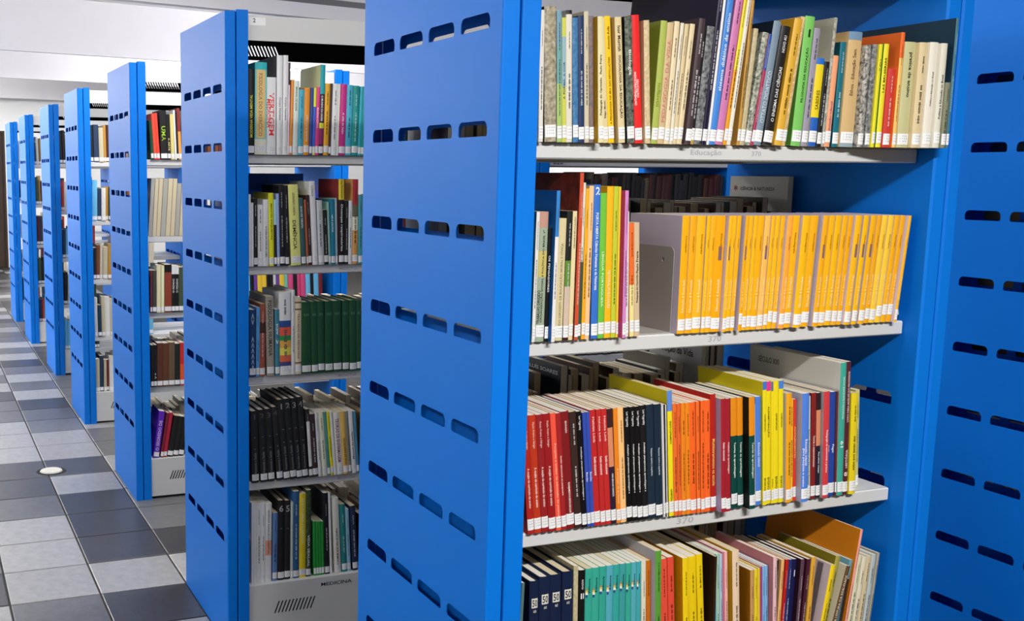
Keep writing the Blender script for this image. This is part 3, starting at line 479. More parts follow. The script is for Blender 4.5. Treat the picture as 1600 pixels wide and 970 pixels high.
('A4', 0.6641, 0.032, 0.0057, 0.2198, -4.71, (128, 184, 232), {'d': 'sky blue'}),
('A4', 0.6705, 0.032, 0.0072, 0.2201, -4.73, (126, 182, 232), {'d': 'sky blue'}),
('A4', 0.6783, 0.02, 0.0092, 0.2411, -4.07, (238, 194, 198), {'d': 'tall pale pink', 'cov': (214, 140, 146)}),
('A4', 0.6881, 0.032, 0.0061, 0.228, -1.63, (60, 40, 28), {'d': 'dark umber'}),
('A4', 0.6948, 0.032, 0.0078, 0.2269, -0.17, (242, 184, 116), {'d': 'apricot'}),
('A4', 0.7032, 0.032, 0.0078, 0.2258, 0.6, (190, 32, 32), {'d': 'red'}),
('A4', 0.7116, 0.032, 0.0092, 0.2249, 0.55, (36, 48, 108), {'d': 'midnight blue', 'cov': (22, 24, 70)}),
('A4', 0.7214, 0.032, 0.0103, 0.2244, 0.65, (26, 26, 76), {'d': 'navy with white numeral 1', 't': [('1', 0.84, 0.9, 0.5, 'h', (240, 240, 250))]}),
('A4', 0.7357, 0.026, 0.0088, 0.2245, 0.94, (92, 64, 80), {'d': 'dusty mauve', 'cov': (52, 26, 42)}),
('A4', 0.7531, 0.032, 0.0093, 0.2198, 2.29, (72, 24, 46), {'d': 'dark plum'}),
('A4', 0.7686, 0.032, 0.0116, 0.222, 1.25, (228, 170, 60), {'d': 'honey yellow'}),
('A4', 0.7808, 0.016, 0.0125, 0.2076, 7.89, (244, 210, 20), {'d': 'yellow with lilac cover', 'covt': [('IIIIIIIIIIIIIIIIII', 0.02, 0.034, 0.13, 0.15, (70, 60, 66))], 'cov': (196, 182, 190)}),
('A4', 0.7949, 0.024, 0.0126, 0.2221, 8.93, (168, 158, 76), {'d': 'olive', 'cov': (120, 110, 24)}),
('A4', 0.8154, 0.024, 0.0113, 0.1994, 12.77, (100, 74, 50), {'d': 'brown and cream', 'cov': (222, 212, 182), 't': [('A LEITURA DA REALIDADE', 0.4, 0.9, 0.5, 'u', (226, 210, 180))]}),
('A4', 0.8498, 0.032, 0.0086, 0.2053, 7.2, (110, 160, 176), {'d': 'blue-headed brown', 'bands': [(0, 0.8, (58, 36, 28))]}),
('A4', 0.8608, 0.026, 0.0067, 0.2711, 6.63, (246, 164, 154), {'d': 'very tall pink orange-covered', 'cov': (206, 124, 16), 'dep': 0.25}),
('A4', 0.8725, 0.028, 0.0123, 0.2141, 5.44, (226, 222, 190), {'d': 'cream with yellow cover', 'cov': (206, 190, 40)}),
('A4', 0.8909, 0.032, 0.0124, 0.2056, 5.53, (230, 222, 196), {'d': 'ivory'}),
('A4', 0.9055, 0.032, 0.0122, 0.2063, 5.07, (214, 196, 158), {'d': 'beige'}),
('A4', 0.9216, 0.032, 0.0122, 0.2079, 4.1, (186, 196, 196), {'d': 'pale blue grey'}),
('A4', 0.9345, 0.032, 0.0069, 0.2103, 4.4, (170, 166, 150), {'d': 'grey plastic-covered'}),
('B1', 0.0573, 1.62, 0.0205, 0.2587, 0.13, (26, 26, 26), {'d': 'black with yellow title', 't': [('MODERNA VIDA MENTAL', 0.2, 0.7, 0.4, 'u', (220, 190, 60))]}),
('B1', 0.0788, 1.62, 0.0378, 0.2791, 0.42, (216, 222, 180), {'d': 'thick teal and orange physiology', 'bands': [(0.18, 0.92, (240, 170, 110), 0.76), (0.92, 1, (40, 160, 165)), (0.17, 0.92, (90, 180, 180))], 'bandbg': 1, 't': [('FISIOLOGIA DO EXERCÍCIO', 0.2, 0.88, 0.36, 'd', (120, 70, 40))], 'cov': (30, 130, 135)}),
('B1', 0.1178, 1.62, 0.0297, 0.2353, 0.25, (236, 236, 236), {'d': 'white with ornate red title', 't': [('VERTIGEM', 0.25, 0.8, 0.55, 'd', (214, 40, 40)), ('MEDICINA', 0.35, 0.72, 0.4, 'd', (214, 60, 60), -0.3)]}),
('B1', 0.1497, 1.62, 0.0192, 0.3024, 0.23, (206, 206, 202), {'d': 'pale grey', 'cov': (60, 60, 62), 't': [('Corpo Humano', 0.35, 0.58, 0.5, 'd', (120, 110, 110))]}),
('B1', 0.1695, 1.62, 0.0158, 0.3033, 0.5, (204, 204, 200), {'d': 'pale grey', 't': [('Corpo Humano', 0.35, 0.58, 0.5, 'd', (80, 80, 90))]}),
('B1', 0.1859, 1.62, 0.0051, 0.2818, 0.74, (218, 180, 190), {'d': 'thin pink black-topped', 'bands': [(0.76, 1, (30, 28, 30))]}),
('B1', 0.1916, 1.62, 0.0091, 0.2303, 1.64, (206, 128, 58), {'d': 'orange brown'}),
('B1', 0.2023, 1.62, 0.0171, 0.2269, 1.34, (192, 230, 192), {'d': 'mint green', 't': [('MANUAL DE SAÚDE', 0.6, 0.92, 0.45, 'd', (60, 110, 70))]}),
('B1', 0.2206, 1.62, 0.0171, 0.2014, 1.2, (66, 148, 172), {'d': 'blue teal'}),
('B1', 0.2383, 1.62, 0.0184, 0.2072, 1.15, (232, 128, 40), {'d': 'orange', 't': [('Assistência de enfermagem', 0.2, 0.6, 0.4, 'u', (250, 230, 200))]}),
('B1', 0.2578, 1.62, 0.0092, 0.2079, 1.4, (46, 68, 130), {'d': 'navy'}),
('B1', 0.2682, 1.62, 0.0086, 0.2082, 1.37, (60, 90, 180), {'d': 'yellow-topped blue', 'bands': [(0.72, 1, (240, 210, 60)), (0, 0.12, (240, 210, 60))]}),
('B1', 0.2774, 1.62, 0.011, 0.2106, 1.49, (206, 60, 120), {'d': 'hot pink', 't': [('Bioética Clínica', 0.4, 0.7, 0.5, 'd', (255, 220, 230))]}),
('B1', 0.289, 1.62, 0.0156, 0.2792, 1.44, (50, 36, 50), {'d': 'tall teal-topped with leafy cover', 'cov': (176, 180, 130), 'bands': [(0.68, 1, (26, 140, 150)), (0.3, 0.36, (200, 200, 60)), (0.12, 0.3, (120, 40, 90))], 't': [('O MUNDO DA SAÚDE', 0.38, 0.66, 0.5, 'd', (240, 240, 240))]}),
('B1', 0.3058, 1.62, 0.0163, 0.2226, 1.48, (238, 148, 40), {'d': 'bright orange'}),
('B1', 0.3226, 1.62, 0.0076, 0.2232, 1.43, (60, 44, 40), {'d': 'thin dark brown'}),
('B1', 0.3308, 1.62, 0.0199, 0.223, 1.58, (222, 222, 212), {'d': 'white'}),
('B1', 0.3513, 1.62, 0.0047, 0.2226, 1.54, (226, 206, 186), {'d': 'thin cream'}),
('B1', 0.3566, 1.62, 0.0223, 0.2228, 1.68, (172, 44, 118), {'d': 'magenta', 't': [('A vida de Selye', 0.3, 0.6, 0.4, 'd', (250, 210, 230))]}),
('B1', 0.38, 1.62, 0.0201, 0.2208, 1.5, (66, 154, 178), {'d': 'cyan blue'}),
('B1', 0.4013, 1.62, 0.0213, 0.2189, 1.49, (28, 128, 124), {'d': 'dark teal'}),
('B1', 0.4233, 1.62, 0.0095, 0.217, 1.93, (50, 150, 168), {'d': 'thin teal blue'}),
('B1', 0.4334, 1.62, 0.0143, 0.2172, 1.88, (28, 130, 126), {'d': 'teal'}),
('B2', 0.0596, 1.62, 0.0066, 0.225, -0.18, (222, 222, 220), {'d': 'white'}),
('B2', 0.0667, 1.62, 0.0082, 0.199, -0.24, (206, 206, 204), {'d': 'pale grey'}),
('B2', 0.0756, 1.62, 0.0127, 0.2129, -0.24, (28, 28, 30), {'d': 'black'}),
('B2', 0.0891, 1.62, 0.0169, 0.192, -0.31, (222, 216, 202), {'d': 'cream'}),
('B2', 0.1069, 1.62, 0.017, 0.209, -0.21, (230, 228, 218), {'d': 'white headache-cure', 't': [('A CURA DA DOR DE CABEÇA', 0.1, 0.6, 0.45, 'd', (40, 40, 40))]}),
('B2', 0.1263, 1.62, 0.0162, 0.2288, -0.78, (230, 220, 34), {'d': 'acid yellow', 'cov': (150, 144, 40), 't': [('MENTES INQUIETAS', 0.3, 0.92, 0.4, 'd', (70, 70, 30))]}),
('B2', 0.1434, 1.62, 0.0088, 0.2089, -0.86, (40, 40, 44), {'d': 'black with pale blue head', 'bands': [(0.62, 1, (150, 190, 220))]}),
('B2', 0.1534, 1.62, 0.0083, 0.2268, -1.09, (136, 156, 212), {'d': 'lavender blue'}),
('B2', 0.163, 1.62, 0.0167, 0.2541, -1.31, (26, 26, 28), {'d': 'tall black'}),
('B2', 0.1806, 1.62, 0.0126, 0.2522, -1.38, (26, 26, 28), {'d': 'tall black'}),
('B2', 0.2003, 1.62, 0.0329, 0.2545, -2.91, (222, 202, 118), {'d': 'thick straw yellow', 't': [('DEMÊNCIA', 0.2, 0.56, 0.42, 'd', (50, 46, 30)), ('LEONARDO CAIXETA', 0.62, 0.9, 0.22, 'd', (90, 80, 50))]}),
('B2', 0.2354, 1.62, 0.0153, 0.2129, -3.38, (50, 82, 82), {'d': 'dark grey green', 't': [('GUIA DE TERAPIA', 0.55, 0.88, 0.4, 'd', (200, 210, 200))]}),
('B2', 0.2524, 1.62, 0.0064, 0.2073, -3.11, (158, 84, 54), {'d': 'thin russet'}),
('B2', 0.2594, 1.62, 0.0107, 0.2222, -3.05, (54, 30, 30), {'d': 'dark maroon'}),
('B2', 0.272, 1.62, 0.0188, 0.2655, -2.92, (208, 206, 200), {'d': 'tall pale grey', 't': [('CLÍNICA', 0.82, 0.95, 0.45, 'd', (110, 110, 110))]}),
('B2', 0.293, 1.62, 0.018, 0.205, -2.43, (172, 176, 178), {'d': 'silver grey'}),
('B2', 0.3124, 1.62, 0.0151, 0.1752, -2.55, (26, 26, 26), {'d': 'short black cream-framed', 'cov': (216, 206, 180)}),
('B2', 0.3281, 1.62, 0.0069, 0.2005, -2.57, (118, 158, 148), {'d': 'sage green'}),
('B2', 0.3366, 1.62, 0.0147, 0.2088, -2.04, (28, 108, 132), {'d': 'deep teal', 't': [('LEI E SAÚDE', 0.5, 0.76, 0.4, 'd', (220, 236, 240))]}),
('B2', 0.3519, 1.62, 0.0065, 0.2122, -1.47, (130, 158, 164), {'d': 'thin grey teal'}),
('B2', 0.3622, 1.62, 0.0187, 0.2722, -0.66, (26, 24, 26), {'d': 'tall black yellow-headed', 'cov': (120, 44, 44), 'bands': [(0.76, 1, (240, 180, 50))], 't': [('Gay Pertubação', 0.77, 0.99, 0.4, 'd', (60, 40, 20)), ('Doenças respiratórias', 0.14, 0.72, 0.5, 'd', (230, 230, 230))]}),
('B2', 0.3818, 1.62, 0.0127, 0.2041, -0.12, (30, 28, 28), {'d': 'black'}),
('B2', 0.3953, 1.62, 0.0123, 0.204, -0.15, (196, 206, 206), {'d': 'pale grey blue'}),
('B2', 0.4085, 1.62, 0.0198, 0.2723, -0.22, (190, 140, 80), {'d': 'tall red and tan', 'bands': [(0.7, 1, (150, 44, 48)), (0.56, 0.7, (90, 90, 70)), (0.4, 0.56, (220, 200, 180))]}),
('B2', 0.4301, 1.62, 0.0159, 0.2224, -0.5, (66, 138, 148), {'d': 'teal'}),
('B3', 0.0609, 1.62, 0.0211, 0.2156, -0.11, (28, 54, 96), {'d': 'navy silver-ornamented', 't': [('<<<<<<', 0.1, 0.6, 0.6, 'd', (150, 170, 190)), ('<>', 0.75, 0.97, 0.6, 'd', (150, 170, 190))]}),
('B3', 0.0826, 1.62, 0.011, 0.2222, 0.3, (80, 146, 216), {'d': 'light blue'}),
('B3', 0.0943, 1.62, 0.0177, 0.2327, 0.48, (138, 72, 52), {'d': 'chestnut brown', 'bands': [(0.6, 0.75, (60, 36, 30))]}),
('B3', 0.119, 1.62, 0.0249, 0.2556, -0.99, (138, 132, 122), {'d': 'grey hardback human-physiology', 't': [('FISIOLOGIA HUMANA', 0.25, 0.95, 0.5, 'd', (50, 48, 46))]}),
('B3', 0.147, 1.62, 0.0147, 0.214, -0.55, (54, 112, 128), {'d': 'steel teal', 't': [('AIDS', 0.6, 0.8, 0.5, 'u', (220, 230, 230)), ('<', 0.48, 0.54, 0.9, 'u', (220, 230, 230))]}),
('B3', 0.1635, 1.62, 0.0381, 0.2667, -0.92, (226, 222, 216), {'d': 'thick white rainbow-striped', 'bands': [(0.0, 0.09, (222, 216, 206)), (0.09, 0.16, (60, 60, 110)), (0.16, 0.24, (190, 90, 60)), (0.24, 0.33, (240, 190, 80)), (0.33, 0.42, (230, 150, 70)), (0.42, 0.48, (40, 130, 70)), (0.48, 0.58, (200, 80, 60)), (0.58, 0.66, (40, 70, 130))]}),
('B3', 0.2022, 1.62, 0.0108, 0.2737, -0.29, (216, 210, 200), {'d': 'thin ivory'}),
('B3', 0.2142, 1.62, 0.0217, 0.2479, -0.33, (192, 182, 156), {'d': 'beige with brown frame', 't': [('TRATADO DE PEDIATRIA', 0.2, 0.8, 0.3, 'd', (110, 86, 60))], 'bands': [(0.84, 0.86, (110, 80, 50)), (0.14, 0.16, (110, 80, 50)), (0.93, 0.95, (110, 80, 50))]}),
('B3', 0.2377, 1.62, 0.0318, 0.2336, -0.68, (26, 66, 42), {'d': 'dark green volume', 'hard': 1, 't': [('- - -', 0.78, 0.86, 0.4, 'h', (90, 120, 96))]}),
('B3', 0.2719, 1.62, 0.0219, 0.2342, -1.14, (26, 66, 42), {'d': 'dark green volume', 'hard': 1, 't': [('- - -', 0.78, 0.86, 0.4, 'h', (90, 120, 96))]}),
('B3', 0.2947, 1.62, 0.022, 0.2343, -1.27, (26, 66, 42), {'d': 'dark green volume', 'hard': 1, 't': [('- - -', 0.78, 0.86, 0.4, 'h', (90, 120, 96))]}),
('B3', 0.3186, 1.62, 0.0268, 0.2336, -0.91, (26, 66, 42), {'d': 'dark green volume', 'hard': 1, 't': [('- - -', 0.78, 0.86, 0.4, 'h', (90, 120, 96))]}),
('B3', 0.3477, 1.62, 0.0288, 0.234, -1.31, (26, 66, 42), {'d': 'dark green volume', 'hard': 1, 't': [('- - -', 0.78, 0.86, 0.4, 'h', (90, 120, 96))]}),
('B3', 0.3793, 1.62, 0.0229, 0.2336, -0.94, (26, 66, 42), {'d': 'dark green volume', 'hard': 1, 't': [('- - -', 0.78, 0.86, 0.4, 'h', (90, 120, 96))]}),
('B3', 0.4046, 1.62, 0.0249, 0.2336, -1.11, (26, 66, 42), {'d': 'dark green volume', 'hard': 1, 't': [('- - -', 0.78, 0.86, 0.4, 'h', (90, 120, 96))]}),
('B3', 0.4304, 1.62, 0.017, 0.2327, -1.17, (26, 66, 42), {'d': 'dark green volume', 'hard': 1, 't': [('- - -', 0.78, 0.86, 0.4, 'h', (90, 120, 96))]}),
('B4', 0.0685, 1.62, 0.024, 0.2366, -1.05, (30, 30, 32), {'d': 'black volume numbered 1', 'hard': 1, 't': [('1', 0.88, 0.95, 0.4, 'h', (76, 76, 78)), ('---', 0.62, 0.64, 0.8, 'h', (110, 110, 110)), ('---', 0.46, 0.48, 0.8, 'h', (110, 110, 110)), ('Anatomia e Saúde', 0.12, 0.42, 0.35, 'u', (110, 110, 110))]}),
('B4', 0.0978, 1.62, 0.0237, 0.2392, -2.22, (30, 30, 32), {'d': 'black volume numbered 2', 'hard': 1, 't': [('2', 0.88, 0.95, 0.4, 'h', (76, 76, 78)), ('---', 0.62, 0.64, 0.8, 'h', (110, 110, 110)), ('---', 0.46, 0.48, 0.8, 'h', (110, 110, 110)), ('Anatomia e Saúde', 0.12, 0.42, 0.35, 'u', (110, 110, 110))]}),
('B4', 0.124, 1.62, 0.0218, 0.2406, -2.71, (30, 30, 32), {'d': 'black volume numbered 3', 'hard': 1, 't': [('3', 0.88, 0.95, 0.4, 'h', (76, 76, 78)), ('---', 0.62, 0.64, 0.8, 'h', (110, 110, 110)), ('---', 0.46, 0.48, 0.8, 'h', (110, 110, 110)), ('Anatomia e Saúde', 0.12, 0.42, 0.35, 'u', (110, 110, 110))]}),
('B4', 0.1532, 1.62, 0.021, 0.2455, -4.36, (30, 30, 32), {'d': 'black volume numbered 4', 'hard': 1, 't': [('4', 0.88, 0.95, 0.4, 'h', (76, 76, 78)), ('---', 0.62, 0.64, 0.8, 'h', (110, 110, 110)), ('---', 0.46, 0.48, 0.8, 'h', (110, 110, 110)), ('Anatomia e Saúde', 0.12, 0.42, 0.35, 'u', (110, 110, 110))]}),
('B4', 0.1769, 1.62, 0.0216, 0.2681, -4.87, (30, 30, 32), {'d': 'black volume numbered 1', 'hard': 1, 't': [('1', 0.88, 0.95, 0.4, 'h', (130, 130, 130)), ('---', 0.62, 0.64, 0.8, 'h', (110, 110, 110)), ('---', 0.46, 0.48, 0.8, 'h', (110, 110, 110)), ('Anatomia e Saúde', 0.12, 0.42, 0.35, 'u', (110, 110, 110))]}),
('B4', 0.2002, 1.62, 0.0209, 0.2702, -5.1, (30, 30, 32), {'d': 'black volume numbered 2', 'hard': 1, 't': [('2', 0.88, 0.95, 0.4, 'h', (130, 130, 130)), ('---', 0.62, 0.64, 0.8, 'h', (110, 110, 110)), ('---', 0.46, 0.48, 0.8, 'h', (110, 110, 110)), ('Anatomia e Saúde', 0.12, 0.42, 0.35, 'u', (110, 110, 110))]}),
('B4', 0.222, 1.62, 0.0193, 0.2705, -4.82, (30, 30, 32), {'d': 'black volume numbered 3', 'hard': 1, 't': [('3', 0.88, 0.95, 0.4, 'h', (130, 130, 130)), ('---', 0.62, 0.64, 0.8, 'h', (110, 110, 110)), ('---', 0.46, 0.48, 0.8, 'h', (110, 110, 110)), ('Anatomia e Saúde', 0.12, 0.42, 0.35, 'u', (110, 110, 110))]}),
('B4', 0.2423, 1.62, 0.0198, 0.2729, -4.58, (30, 30, 32), {'d': 'black volume numbered 4', 'hard': 1, 't': [('4', 0.88, 0.95, 0.4, 'h', (130, 130, 130)), ('---', 0.62, 0.64, 0.8, 'h', (110, 110, 110)), ('---', 0.46, 0.48, 0.8, 'h', (110, 110, 110)), ('Anatomia e Saúde', 0.12, 0.42, 0.35, 'u', (110, 110, 110))]}),
('B4', 0.2651, 1.62, 0.0133, 0.2304, -3.92, (40, 34, 36), {'d': 'black with pale pink panel', 'bands': [(0.16, 0.82, (226, 206, 204), 0.8)]}),
('B4', 0.2792, 1.62, 0.0183, 0.2126, -4.04, (56, 40, 44), {'d': 'dark maroon'}),
('B4', 0.2984, 1.62, 0.0108, 0.2177, -4.16, (206, 214, 214), {'d': 'white and blue'}),
('B4', 0.3123, 1.62, 0.0172, 0.2178, -4.7, (212, 202, 178), {'d': 'cream'}),
('B4', 0.3303, 1.62, 0.0097, 0.2172, -4.55, (66, 126, 116), {'d': 'green'}),
('B4', 0.3417, 1.62, 0.0105, 0.2167, -4.89, (230, 190, 36), {'d': 'yellow'}),
('B4', 0.3529, 1.62, 0.0089, 0.216, -4.94, (224, 222, 214), {'d': 'thin white'}),
('B4', 0.3633, 1.62, 0.0229, 0.2124, -4.63, (222, 212, 190), {'d': 'cream with purple title', 't': [('TEORIAS DE ENFERMAGEM', 0.2, 0.9, 0.5, 'd', (110, 40, 70)), ('2', 0.06, 0.12, 0.5, 'h', (30, 30, 30))]}),
('B4', 0.3871, 1.62, 0.0183, 0.2131, -4.69, (200, 162, 82), {'d': 'ochre', 't': [('O GUIA DE EXERCÍCIOS', 0.1, 0.58, 0.5, 'u', (90, 50, 20))]}),
('B4', 0.406, 1.62, 0.0111, 0.2138, -4.73, (116, 116, 110), {'d': 'grey'}),
('B4', 0.4182, 1.62, 0.015, 0.213, -4.9, (220, 218, 208), {'d': 'off-white', 't': [('Manual de saúde', 0.2, 0.7, 0.4, 'u', (60, 60, 70))]}),
('B4', 0.4341, 1.62, 0.0094, 0.2115, -4.4, (64, 116, 146), {'d': 'steel blue'}),
('B5', 0.0654, 1.62, 0.0078, 0.2727, 0.22, (222, 216, 206), {'d': 'thin white'}),
('B5', 0.0738, 1.62, 0.0093, 0.2719, 0.17, (224, 218, 208), {'d': 'slim white'}),
('B5', 0.0838, 1.62, 0.0146, 0.2719, 0.13, (222, 216, 206), {'d': 'white'}),
('B5', 0.0989, 1.62, 0.0136, 0.2703, 0.14, (220, 214, 204), {'d': 'ivory white'}),
('B5', 0.1131, 1.62, 0.0209, 0.2657, 0.34, (216, 210, 200), {'d': 'white salmon-patched', 'bands': [(0.34, 0.53, (220, 140, 120))], 't': [('ORÇAMENTO DE SANTA CATARINA', 0.36, 0.92, 0.3, 'u', (60, 56, 56))]}),
('B5', 0.1374, 1.62, 0.0163, 0.2323, 0.59, (80, 112, 158), {'d': 'slate blue'}),
('B5', 0.1558, 1.62, 0.0232, 0.2717, 0.17, (28, 28, 30), {'d': 'black numbered 6', 'hard': 1, 't': [('6', 0.86, 0.94, 0.5, 'h', (160, 160, 160)), ('---', 0.64, 0.66, 0.8, 'h', (110, 110, 110))]}),
('B5', 0.1797, 1.62, 0.0202, 0.2691, 0.19, (28, 28, 30), {'d': 'black numbered 5', 'hard': 1, 't': [('5', 0.86, 0.94, 0.5, 'h', (150, 150, 150)), ('---', 0.64, 0.66, 0.8, 'h', (110, 110, 110))]}),
('B5', 0.2004, 1.62, 0.0085, 0.262, 0.15, (170, 180, 176), {'d': 'thin pale grey'}),
('B5', 0.2098, 1.62, 0.0203, 0.2971, 0.03, (38, 82, 124), {'d': 'tall dark blue'}),
('B5', 0.2312, 1.62, 0.023, 0.2876, -0.05, (240, 178, 34), {'d': 'amber with red edge', 'cov': (200, 60, 30), 't': [('ANATOMIA HUMANA', 0.4, 0.95, 0.4, 'd', (250, 230, 150))]}),
('B5', 0.2548, 1.62, 0.0172, 0.2975, 0.1, (64, 84, 54), {'d': 'dark green picture', 'mot': (30, 34, 28), 't': [('VIDA SEXUAL', 0.1, 0.5, 0.45, 'd', (230, 226, 200))]}),
('B5', 0.2828, 1.62, 0.0103, 0.1883, -1.34, (34, 128, 50), {'d': 'green booklet'}),
('B5', 0.2936, 1.62, 0.0087, 0.1872, -1.41, (34, 128, 50), {'d': 'green booklet'}),
('B5', 0.3029, 1.62, 0.0081, 0.1862, -1.4, (34, 128, 50), {'d': 'green booklet'}),
('B5', 0.3116, 1.62, 0.0092, 0.1852, -1.43, (34, 128, 50), {'d': 'green booklet'}),
('B5', 0.3234, 1.62, 0.0174, 0.2814, -1.89, (26, 26, 32), {'d': 'tall black'}),
('B5', 0.342, 1.62, 0.0076, 0.2809, -2.03, (210, 210, 206), {'d': 'thin tall white'}),
('B5', 0.3589, 1.62, 0.023, 0.2602, -2.93, (202, 196, 186), {'d': 'pale grey with black title', 't': [('O HOMEM QUE NÃO SE DOBRA', 0.1, 0.6, 0.4, 'u', (50, 46, 46))]}),
('B5', 0.3847, 1.62, 0.0193, 0.2364, -2.84, (34, 116, 116), {'d': 'teal'}),
('B5', 0.4047, 1.62, 0.0122, 0.2185, -2.89, (126, 168, 192), {'d': 'light blue'}),
('B5', 0.424, 1.62, 0.0189, 0.2274, -3.45, (32, 42, 68), {'d': 'navy'}),
('C1', 0.0948, 3.25, 0.0123, 0.173, -2.99, (30, 70, 50), {'d': 'dark green'}),
('C1', 0.1085, 3.25, 0.0116, 0.2031, -3.25, (220, 76, 54), {'d': 'orange red'}),
('C1', 0.1212, 3.25, 0.0145, 0.2069, -3.45, (216, 66, 50), {'d': 'red'}),
('C1', 0.1401, 3.25, 0.0303, 0.2188, -1.41, (26, 24, 26), {'d': 'thick black with rainbow title', 't': [('UMA', 0.38, 0.68, 0.6, 'd', (150, 190, 40))]}),
('C1', 0.1715, 3.25, 0.0143, 0.202, -1.24, (30, 28, 28), {'d': 'black with gold title', 't': [('A ARTE', 0.18, 0.5, 0.5, 'd', (220, 200, 120))]}),
('C1', 0.1872, 3.25, 0.0154, 0.2038, -1.55, (206, 190, 120), {'d': 'straw yellow'}),
('C1', 0.2048, 3.25, 0.0081, 0.2212, -2.05, (214, 214, 212), {'d': 'thin white'}),
('C1', 0.2135, 3.25, 0.0088, 0.2144, -2.11, (34, 30, 30), {'d': 'black'}),
('C1', 0.2229, 3.25, 0.0132, 0.2304, -2.16, (134, 50, 46), {'d': 'maroon and orange', 'bands': [(0, 0.55, (220, 150, 70))]}),
('C3', 0.0797, 3.25, 0.0088, 0.1961, 0.84, (104, 44, 52), {'d': 'maroon'}),
('C3', 0.0905, 3.25, 0.0187, 0.1958, 0.82, (66, 62, 58), {'d': 'dark grey'}),
('C3', 0.1102, 3.25, 0.0187, 0.2195, 0.67, (214, 204, 164), {'d': 'cream'}),
('C3', 0.1309, 3.25, 0.0138, 0.2166, 0.76, (222, 214, 170), {'d': 'pale yellow'}),
('C3', 0.1467, 3.25, 0.0327, 0.2211, 0.74, (130, 60, 44), {'d': 'red-brown black-topped', 'bands': [(0.84, 1, (26, 20, 20))]}),
('C3', 0.1801, 3.25, 0.0164, 0.2154, 0.69, (24, 22, 24), {'d': 'black white-topped', 'bands': [(0.82, 1, (226, 226, 226))], 't': [('O PEDIDO', 0.42, 0.72, 0.5, 'u', (236, 236, 236))]}),
('C3', 0.1971, 3.25, 0.0165, 0.215, 0.66, (24, 22, 24), {'d': 'black white-topped', 'bands': [(0.82, 1, (226, 226, 226))], 't': [('O PEDIDO', 0.42, 0.72, 0.5, 'u', (236, 236, 236))]}),
('C3', 0.2144, 3.25, 0.024, 0.2072, 0.55, (60, 76, 52), {'d': 'dark olive'}),
('C4', 0.078, 3.25, 0.0136, 0.1973, 0.83, (26, 26, 28), {'d': 'black'}),
('C4', 0.0929, 3.25, 0.013, 0.1981, 0.81, (28, 28, 30), {'d': 'black with white emblem', 't': [('o A', 0.12, 0.4, 0.6, 'd', (220, 220, 220))]}),
('C4', 0.1075, 3.25, 0.0259, 0.2051, 0.79, (86, 48, 34), {'d': 'brown leather-look'}),
('C4', 0.1343, 3.25, 0.0272, 0.2037, 0.75, (90, 52, 36), {'d': 'brown leather-look'}),
('C4', 0.1625, 3.25, 0.0273, 0.2055, 0.71, (98, 76, 58), {'d': 'grey brown'}),
('C4', 0.1907, 3.25, 0.0249, 0.1994, 0.66, (28, 38, 34), {'d': 'blackish green'}),
('C4', 0.2165, 3.25, 0.0205, 0.2028, 0.51, (190, 42, 36), {'d': 'red', 'bands': [(0.1, 0.5, (210, 80, 40))]}),
('C5', 0.0834, 3.25, 0.0268, 0.2229, 8.35, (92, 36, 170), {'d': 'vivid purple', 't': [('O SEGREDO DE', 0.15, 0.8, 0.5, 'u', (210, 190, 240))]}),
('C5', 0.1166, 3.25, 0.0142, 0.2132, 9.3, (112, 28, 48), {'d': 'wine red'}),
('C5', 0.1317, 3.25, 0.015, 0.214, 9.26, (170, 30, 56), {'d': 'crimson'}),
('C5', 0.1491, 3.25, 0.0261, 0.1963, 11.16, (24, 24, 24), {'d': 'black'}),
('C5', 0.1773, 3.25, 0.0241, 0.1914, 10.83, (26, 26, 26), {'d': 'black'}),
('C5', 0.2032, 3.25, 0.0251, 0.1872, 10.54, (24, 24, 24), {'d': 'black'})
]

for b_ in BOOKS:
    for t_ in b_[7].get('t', []):
        text_geo(t_[0])

# ------------------------------------------------------------------ materials of the place
BLUE = mat('blue_powder_coat', (0, 118, 222), 0.54, 0.2, bump=0.05, bscale=900.0)
GREY = mat('grey_powder_coat', (214, 214, 213), 0.45, 0.4, bump=0.03, bscale=900.0)
BLACKIN = mat('canopy_inner_shade', (16, 16, 17), 0.8, 0.1)  # painted-in darkness for the inside of the canopies
DARK = mat('dark_backing', (20, 22, 26), 0.7, 0.2)
WALLM = mat('white_wall_paint', (240, 240, 240), 0.8, 0.2, var=0.02, mscale=2.0)
WALLD = mat('low_bounce_wall', (120, 112, 104), 0.8, 0.2, var=0.03, mscale=2.0)  # unseen front wall kept dark to cut bounced light
BEAMM = mat('white_beam_paint', (232, 230, 236), 0.7, 0.2, var=0.015, mscale=3.0)
CEILM = mat('white_ceiling_paint', (238, 238, 238), 0.8, 0.2)
GROUT = mat('dark_grout', (58, 56, 54), 0.8, 0.2, var=0.2, mscale=8.0)
DOORM = mat('dark_brown_door', (52, 34, 26), 0.5, 0.4, var=0.15, mscale=6.0)
PAGE = mat('page_paper', (226, 220, 206), 0.9, 0.1, var=0.05, mscale=300.0)
PAGE2 = mat('aged_page_paper', (214, 200, 168), 0.9, 0.1, var=0.06, mscale=300.0)
LABEL = mat('white_label_paper', (242, 242, 242), 0.6, 0.2)
INK = mat('label_ink', (196, 198, 202), 0.7, 0.1)
PENCIL = mat('faint_pencil', (176, 176, 178), 0.8, 0.1)
PEN = mat('dark_pen', (50, 52, 66), 0.8, 0.1)

# ------------------------------------------------------------------ the room
def struct(name, mb):
    o = mb.build(name)
    o['kind'] = 'structure'
    return o

